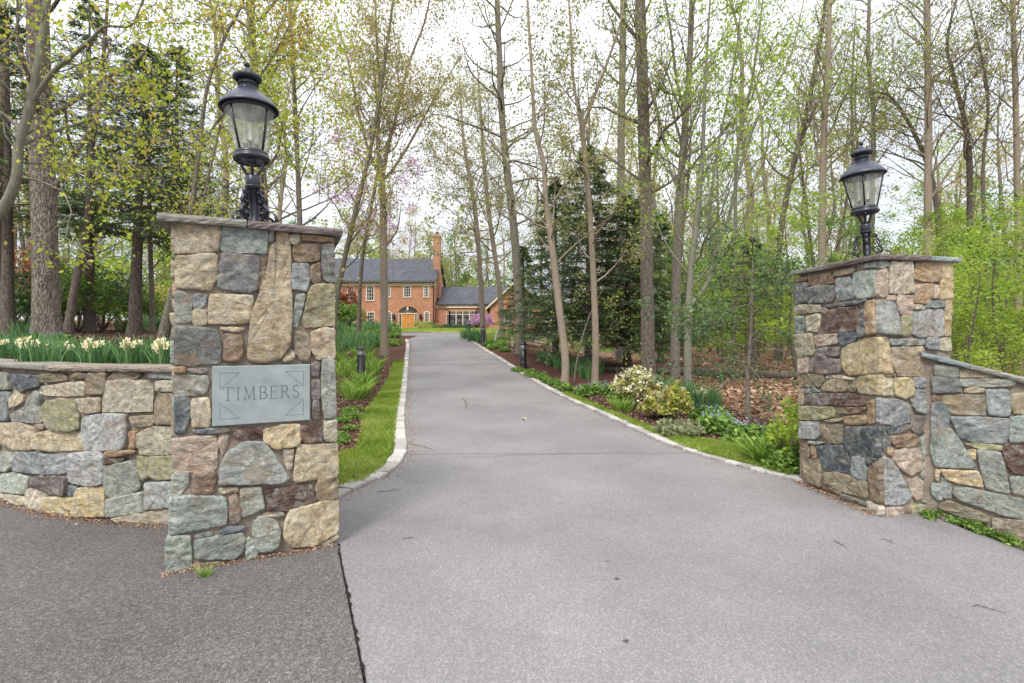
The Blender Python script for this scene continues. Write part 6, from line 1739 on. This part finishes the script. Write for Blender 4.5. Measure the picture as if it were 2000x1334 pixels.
q = q[~inpoly(q[:,0], q[:,1], GL) & (q[:,0] < XL(q[:,1])-.22) & (q[:,1] > np.interp(q[:,0], WLx, WLy)+.6)]
flakes('mulch', q, .035, 'chips', 'dark shredded bark mulch in the left beds', 'mulch', 503)
# twigs and a leaf on the asphalt
rs4 = random.Random(8)
def twig(px0, py0, px1, py1, lab, r=.0024):
    d0, d1 = EYE/((py0-HZ)/F), EYE/((py1-HZ)/F); a = Vector((px_w(px0,d0), d0, 0)); b2 = Vector((px_w(px1,d1), d1, 0))
    if a.y > 12: return
    pts = []
    for i in range(5):
        p = a.lerp(b2, i/4) + Vector((rs4.gauss(0,.012), rs4.gauss(0,.012), 0)); p.z = float(terrain(p.x, p.y)) + .012; pts.append(p)
    m = MB(); m.tube(pts, [r, r, r*.8, r*.7, r*.4], 5); q = pts[2]; m.tube([q, q+Vector((.05,.03,.006))], [r*.6, r*.3], 4)
    tag(m.build('twig', MAT['bark_dark'], loc=tuple(a)), lab, 'twig', 'twigs on the driveway')
twig(1632,1062,1652,1072,'short twig on the asphalt left of the right pillar foot'); twig(1725,1056,1748,1064,'pale twig on the asphalt below the right pillar')
twig(1903,1188,1975,1204,'long dark twig on the driveway at the lower right'); twig(742,962,782,958,'dark twig beside the bottom of the left kerb')
twig(905,785,913,797,'tiny forked twig in the middle of the driveway', .005); twig(790,1052,808,1054,'short twig right of the name pillar foot')
twig(800,868,845,880,'thin twig beside the left kerb')
# hairline cracks and kerbside grit
def crack(pix, w_):
    V = []; rr = random.Random(int(pix[0][0]))
    P = [hit0(*p) for p in pix]; P = smooth_path(P, .04)
    for k, p in enumerate(P):
        t = P[min(k+1,len(P)-1)]-P[max(k-1,0)]; t /= np.linalg.norm(t)+1e-9; n = np.array([-t[1], t[0]]); ww = w_*rr.uniform(.3,1.2)*math.sin(math.pi*(k+.6)/(len(P)+.2)); o = rr.gauss(0,.006)
        for s_ in (-1,1): q = p+n*(o+s_*ww); V.append((q[0], q[1], float(z0(q[1]))+.0065))
    tag(mk('hairline_crack', V, [(2*k,2*k+1,2*k+3,2*k+2) for k in range(len(P)-1)], MAT['crack']), kind='structure')
crack([(803,788),(822,790),(838,784)], .006); crack([(798,868),(818,870),(836,874),(850,884)], .004); crack([(905,785),(912,792),(908,803)], .006)
crack([(792,905),(850,897),(960,892),(1100,888),(1270,882)], .0035)
rng2 = np.random.default_rng(77); G_ = []
for path, sgn in ((KLs, 1), (KRs, -1)):
    k = rng2.integers(0, len(path), 2600); G_.append(np.stack([path[k,0] + sgn*np.abs(rng2.normal(size=2600))*.07 + sgn*.012, path[k,1] + rng2.random(2600)*.2], 1))
q = np.concatenate(G_); q = q[(q[:,1] < 30)]
flakes('grit', q, .018, 'litter', 'grit and tiny brown leaf bits gathered along the kerbs', 'grit', 505, .006)
rx = rng2.random(900); q = np.stack([PL[0]+(PR[0]-PL[0])*rx, PL[1]+(PR[1]-PL[1])*rx-.015-np.abs(rng2.normal(size=900))*.035], 1)
rx = rng2.random(900); q2 = np.stack([C0[0]+(CL[0]-C0[0])*rx-.02-np.abs(rng2.normal(size=900))*.04, C0[1]+(CL[1]-C0[1])*rx], 1)
rx = rng2.uniform(-6, -2.7, 2200); q3 = np.stack([rx, np.interp(rx, WLx, WLy)-.02-np.abs(rng2.normal(size=2200))*.05], 1)
flakes('grit', np.concatenate([q, q2, q3]), .014, 'litter', 'grit and leaf bits along the foot of the pillars and the left wall', 'grit', 506, .007)
x, y = px_w(1023, 9.1), 9.1
P = np.array([[x, y, float(terrain(x, y))+.02]]); V, Fc, v = leaf_mesh(np.repeat(P,5,0)+rng.normal(size=(5,3))*[.02,.02,.004], .07, np.random.default_rng(4), .7)
tag(mk('dead_leaf', V, Fc, MAT['litter'], loc=tuple(P[0]), attrs={'v': v*0+.95}), 'single pale dead leaf lying on the driveway', 'leaf')
x, y, z = hit(1395, 745)
m = MB(); m.tube([(x-3,y+2.2,z+.22),(x-.5,y+1.6,z+.2),(x+1.8,y+1.0,z+.12),(x+4,y+.6,z+.1)], [.10,.14,.15,.11], 10)
tag(m.build('fallen_log', MAT['bark_dark'], smooth=True, loc=(x,y,z)), 'fallen log lying in the leaf litter among the trees', 'log')
m = MB(); x, y, z = hit(1385, 780); m.tube([(x,y,z+.02),(x+.7,y+.3,z+.5),(x+1.1,y+.4,z+1.0)], [.03,.03,.015], 7)
tag(m.build('fallen_branch', MAT['bark_dark'], loc=(x,y,z)), 'dead branch propped at an angle over the leaf litter', 'branch')

# ------------------------------------------------------------------ sky, sun, camera
w = bpy.data.worlds.new('World'); SC.world = w; w.use_nodes = True; nt = w.node_tree
bg = nt.nodes['Background']; bg.inputs['Strength'].default_value = .1
sky = nt.nodes.new('ShaderNodeTexSky'); sky.sky_type = 'NISHITA'; sky.sun_disc = False
EL, AZ = math.radians(52), math.radians(200)
sky.sun_elevation = EL; sky.sun_rotation = AZ
tc = nt.nodes.new('ShaderNodeTexCoord'); mp = nt.nodes.new('ShaderNodeMapping'); mp.inputs['Scale'].default_value = (1,1,2.2); L(nt, tc.outputs['Generated'], mp.inputs[0])
cl = noise_(nt, mp.outputs[0], 2.2, 7, .55, .3)
cloud = ramp(nt, cl, [(.3, (.82,.85,.92)), (.5, (.97,.98,1.)), (.7, (1.,1.,1.))])
# overcast skies are about three times brighter overhead than at the horizon
sz = nt.nodes.new('ShaderNodeSeparateXYZ'); L(nt, tc.outputs['Generated'], sz.inputs[0])
grad = ramp(nt, sz.outputs[2], [(0, (4.7,4.85,5.1)), (.25, (5.9,6.0,6.3)), (.5, (8.2,8.25,8.4)), (1, (14.5,14.5,14.5))])
cloud = mixc(nt, 1., cloud, grad, 'MULTIPLY')
L(nt, mixc(nt, .93, sky.outputs[0], cloud), bg.inputs['Color'])
sd = bpy.data.lights.new('sun', 'SUN'); sd.energy = 1.5; sd.angle = math.radians(16); sd.color = (1,.965,.91)
so = bpy.data.objects.new('sun', sd); COL.objects.link(so)
sv = Vector((math.sin(AZ)*math.cos(EL), math.cos(AZ)*math.cos(EL), math.sin(EL)))
so.rotation_euler = sv.to_track_quat('Z', 'Y').to_euler()
cam = bpy.data.cameras.new('camera'); co = bpy.data.objects.new('camera', cam); COL.objects.link(co)
co.location = (0,0,EYE); co.rotation_euler = (math.radians(90),0,0)
cam.sensor_width = 36; cam.lens = 18; cam.shift_y = -(667-HZ)/2000; cam.clip_end = 2000; cam.clip_start = .05
SC.camera = co
SC.view_settings.view_transform = 'Standard'; SC.view_settings.look = 'None'; SC.view_settings.gamma = 1; SC.view_settings.exposure = 1.02
SC.cycles.max_bounces = 6; SC.cycles.diffuse_bounces = 4; SC.cycles.glossy_bounces = 2; SC.cycles.transmission_bounces = 3; SC.cycles.transparent_max_bounces = 8
